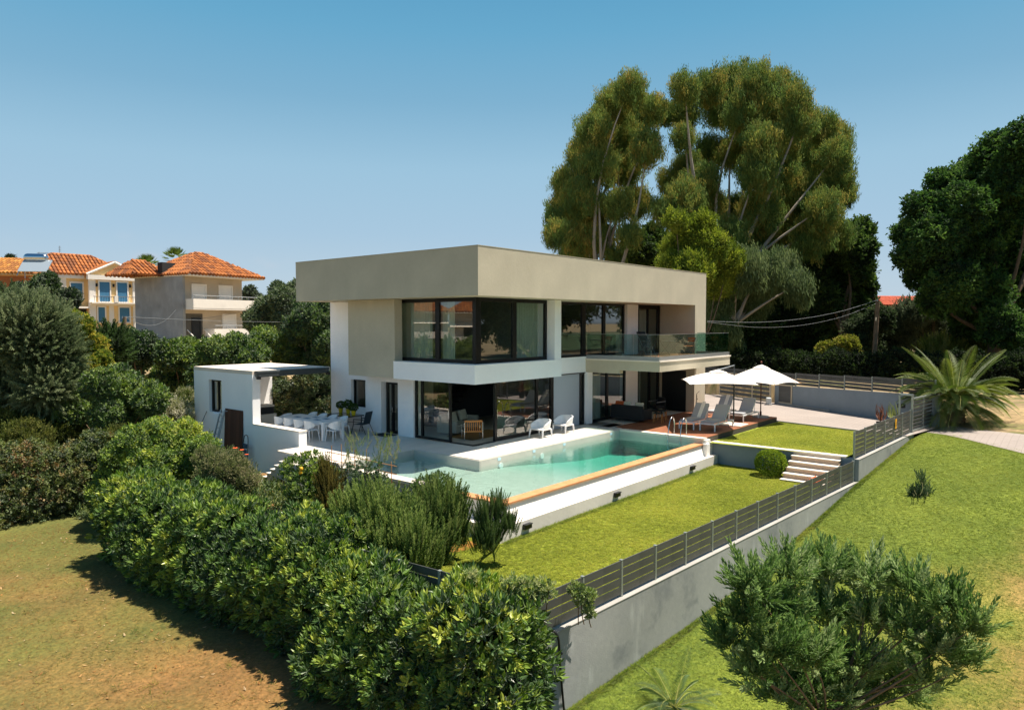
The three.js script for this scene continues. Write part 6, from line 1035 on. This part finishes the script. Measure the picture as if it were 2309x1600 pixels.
{
  // low house at the far left with solar heater, and the one behind
  const d = 80, p = foot(-78, d), t = thing('low_house', 'low tan house with an ochre tiled roof at the left edge', 'house', [p.x, at(0, 690, d).y, p.z], yawAt(6)), ms = ['#a06a2c', '#b07a38', '#8a5828'].map((c) => std({ color: c, roughness: 0.9 }));
  part('wall', box(-4, 7, -2, 3.6, -8, 0), plaster('#c99a66', 0.06), t); part('porch', box(2.2, 7, 0.5, 3.4, 0, 0.02), plaster('#9c5f38', 0.08), t); fwin(t, 0.9, 1.0, 1.5, 1.5, 0, plaster('#8d7a5c', 0.05), M.darkIn); part('eave', box(-5, 8.0, 3.55, 3.7, -8.5, 0.7), plaster('#cdbfa8', 0.05), t);
  hipRoof(t, -6, 8.2, -8.8, 0.8, 3.7, 2.0, 4.5, ms);
  const q = at(75, 600, 78), s = thing('solar_heater', 'solar water heater with steel tank on the far left roof', 'solar heater', [q.x, q.y - 0.9, q.z], yawAt(10));
  part('tank', [new THREE.CapsuleGeometry(0.45, 1.6, 6, 14).rotateZ(Math.PI / 2).translate(0, 1.9, -0.6)], M.steel, s); part('panel', box(-1.5, 1.4, 0, 0.08, -1.0, 1.0).rotateX(0.75).translate(0.3, 0.9, 0.2), std({ color: '#9aa7b0', roughness: 0.15, metalness: 0.3 }), s); part('stand', [rod(V(-1.3, -0.2, 0.9), V(-1.2, 1.6, -0.7), 0.05), rod(V(1.7, -0.2, 0.9), V(1.2, 1.6, -0.7), 0.05), rod(V(-1.2, -0.4, -0.7), V(-1.2, 1.6, -0.7), 0.05), rod(V(1.2, -0.4, -0.7), V(1.2, 1.6, -0.7), 0.05)], M.alu, s);
  const e = foot(125, 104), f = thing('rear_house', 'ochre roofed house half hidden behind the yellow house', 'house', [e.x, at(125, 700, 104).y, e.z], yawAt(-4));
  part('wall', box(-3, 4.5, -2, 6.2, -7, 0), plaster('#b77c4c', 0.06), f); fwin(f, -0.2, 4.2, 1.2, 1.4, 0, plaster('#b9a58a', 0.05), M.darkIn); part('eave', box(-4, 5.6, 6.2, 6.5, -7.5, 1), plaster('#d5c3a4', 0.05), f); hipRoof(f, -4.2, 5.8, -8, 1.1, 6.5, 1.5, 4.4, ms);
  const mast = (label, px, top, foot_, dist, arms) => { const a = at(px, foot_, dist), b = at(px, top, dist), m = thing('antenna', label, 'antenna', a.toArray()); part('mast', rod(V(0, 0, 0), b.clone().sub(a), 0.05, 0.03, 6), M.alu, m); const hgt = b.y - a.y; part('aerial', arms.map(([y, l]) => rod(V(-RGT.x * l * 0.15, hgt * y, -RGT.z * l * 0.15), V(RGT.x * l, hgt * y, RGT.z * l), 0.03, 0.03, 5)), M.alu, m); };
  mast('thin tall aerial mast above the ochre roof', 133, 554, 590, 100, [[0.75, 0.3], [0.85, 0.3], [0.95, 0.25], [0.65, 0.3]]);
  mast('television aerial beside the solar heater', 87, 568, 606, 79, [[0.95, 1.1], [0.85, 0.7]]);
  fanPalm('fan palm between the yellow and the grey house', foot(333, 100).setY(at(333, 640, 100).y), at(333, 602, 100).y - at(333, 640, 100).y, 1.9);
  fanPalm('fan palm behind the roof of the grey house', foot(398, 105).setY(at(398, 630, 105).y), at(398, 586, 105).y - at(398, 630, 105).y, 2.0);
  // far building on the right
  const g = foot(2075, 150), r = thing('far_building', 'long far building with a red roof seen between the two big trees', 'building', [g.x, at(2075, 700, 150).y, g.z], yawAt(12)), red = [std({ color: '#b5563a', roughness: 0.9 }), std({ color: '#c06244', roughness: 0.9 }), std({ color: '#a94d34', roughness: 0.9 })];
  part('wall', box(-10, 12, -4, 1.1, -9, 0), plaster('#a8998c', 0.06), r); for (let i = 0; i < 5; i++) fwin(r, -8 + i * 4, -0.6, 1.2, 1.2, 0, plaster('#ddd6cc', 0.03), M.darkIn); hipRoof(r, -11, 13, -10, 1.2, 1.1, 2.0, 4.0, red);
}
// utility poles and wires
{
  const pole = (label, px, top, dist, r, lean = 0) => { const a = foot(px, dist), b = at(px + lean, top, dist), t = thing('utility_pole', label, 'pole', a.toArray()); part('shaft', rod(V(0, -0.3, 0), b.clone().sub(a), r * 1.15, r * 0.85, 10), M.bark, t); part('insulator', [cyl(0.05, 0.04, 0.14, 8).translate(...b.clone().sub(a).add(V(0.12, -0.1, 0)).toArray()), cyl(0.05, 0.04, 0.14, 8).translate(...b.clone().sub(a).add(V(-0.12, -0.1, 0)).toArray())], M.alu, t); return b; };
  const a = pole('weathered wooden pole in front of the yellow house', 280, 714, 46, 0.14), b = pole('tall wooden utility pole right of the parasols', 1972, 676, 52, 0.17, 8);
  part('notice', rbox(-0.14, 0.14, 0, 0.24, -0.01, 0.01), plaster('#cfc8b4', 0.03), scene.getObjectByName('utility_pole_001')).position.copy(V(-0.16, 4.1, 0.14));
  const wire = (label, pts, r = 0.014, m = M.frame) => { const o = mesh('overhead_wire', tube(pts, r * 0.5, 5, 40), m === M.whiteMetal ? M.alu : m); tag(o, label, 'wire'); };
  const sag = (p, q, s) => [p, p.clone().lerp(q, 0.25).add(V(0, -s * 0.75, 0)), p.clone().lerp(q, 0.5).add(V(0, -s, 0)), p.clone().lerp(q, 0.75).add(V(0, -s * 0.75, 0)), q];
  wire('dark wire from the wooden pole up to the grey house balcony', sag(a, at(594, 685, 71), 0.7), 0.025);
  wire('pale wire crossing in front of the grey house at mid height', sag(a, at(700, 726, 60), 0.1), 0.02, M.whiteMetal);
  wire('pale curved wire rising on the blank wall of the grey house', sag(a, at(396, 698, 71), 1.0), 0.022, M.whiteMetal);
  wire('dark wire running left from the wooden pole', sag(at(215, 736, 40), a, 0.2), 0.02);
  wire('upper wire from the villa to the tall utility pole', sag(at(1595, 724, 40), b, 0.6), 0.02, M.whiteMetal);
  wire('lower wire from the villa to the tall utility pole', sag(at(1595, 726, 40), b.clone().add(V(0, -0.2, 0)), 0.9), 0.016, M.whiteMetal);
  wire('thin wire from the utility pole to the right edge', sag(b, at(2400, 676, 60), 0.5), 0.014);
}
// what the corner windows mirror, outside the picture: two white houses to the left and a tall tree to the right
{
  const ms = M.roofTile, white = plaster('#d8d0c4', 0.05);
  const house = (name, label, x, z, y, w, h, turn) => { const t = thing(name, label, 'house', [x, y, z], turn); part('wall', box(-w / 2, w / 2, -1, h, -9, 0), white, t); for (const yy of [0.4, 3.5]) { part('balcony', [box(-w / 2, w / 2, yy - 0.15, yy, 0, 1.4), box(-w / 2, w / 2, yy, yy + 0.9, 1.3, 1.4)], white, t); for (const x of [-0.3, 0.05, 0.32]) fwin(t, x * w, yy + 0.05, 1.3, 2.2, 0, white, M.darkIn, 'door'); part('awning', box(-w / 2, w / 2, 0, 0.05, 0, 1.5).rotateX(0.5).translate(0, yy + 2.9, 0), std({ color: '#e0d5c4', roughness: 0.9, side: THREE.DoubleSide }), t); } part('eave', box(-w / 2 - 0.6, w / 2 + 0.6, h, h + 0.15, -9.6, 1.6), white, t); hipRoof(t, -w / 2 - 0.6, w / 2 + 0.6, -9.6, 1.6, h + 0.15, 2.4, 4.2, ms); };
  house('white_house', 'white two storey house with awnings outside the left edge, mirrored in the bay window', -36, -64, -1.5, 14, 7.6, 0.78);
  house('white_house', 'white house farther left outside the picture, mirrored in the bay window', -38, -84, -1, 11, 7.4, 0.7);
  plant('round_tree', 'round tree outside the left edge in front of the mirrored white houses', 'tree', V(-16, -2, -50), [lob(-16, 0.5, -50, 4, 3), lob(-21, 0, -52, 4, 3), lob(-11, 0.2, -52, 4, 3)], { ...citrus, n: 2600, size: [0.6, 1], trunk: [0.25, 1.5] });
  for (const [x, z, l] of [[24, 16, 'nearest to the viewpoint'], [36, 20, 'second from the viewpoint'], [66, 16, 'farthest from the viewpoint'], [80, 4, 'beyond the date palm']]) plant('mirrored_tree', 'broad dark tree outside the right edge, mirrored in the glass, ' + l, 'tree', V(x, groundY(x, z), z), [[0, 5, 0, 4], [3, 8, 2, 4], [-3, 7, 2, 4], [0, 10, 3, 3.6], [2, 4, 4, 3.6]].map(([a, b, c, r]) => lob(x + a, groundY(x, z) + b, z + c, r)), { ...oak, n: 2600, size: [0.9, 1.4], trunk: [0.4, 3] });
  plant('tall_dark_tree', 'tall dark tree outside the right edge, mirrored in the bay window', 'tree', V(50, -0.5, 14), [[50, 7, 14, 5], [54, 11, 11, 5], [46, 9, 18, 5], [52, 14, 15, 5], [56, 6, 8, 4], [44, 5, 20, 4], [60, 9, 6, 5], [48, 13, 20, 4]].map(([x, y, z, r]) => lob(x, y, z, r)), { ...oak, n: 5200, size: [0.9, 1.4], trunk: [0.5, 3] });
}
// shrubs that close the corner between the photinia hedge and the bright bush
plant('corner_shrub', 'low mixed shrub at the far corner of the dry lawn between the two hedges', 'shrub', V(10.6, -2.6, -28.8), LL([[235, 1135, 30], [215, 1120, 28], [258, 1150, 26], [250, 1110, 28], [230, 1165, 18], [275, 1170, 22], [165, 1135, 26], [185, 1160, 22], [150, 1158, 20], [205, 1145, 22]], 28.3, 0.6), { geo: G.spray, mat: M.leafSemi, n: 3800, size: [0.2, 0.36], tints: ['#2b4512', '#4a661a', '#6f8426', '#90953a'], fill: 0.4, rough: 0.4 });
renderer.render(scene, camera);
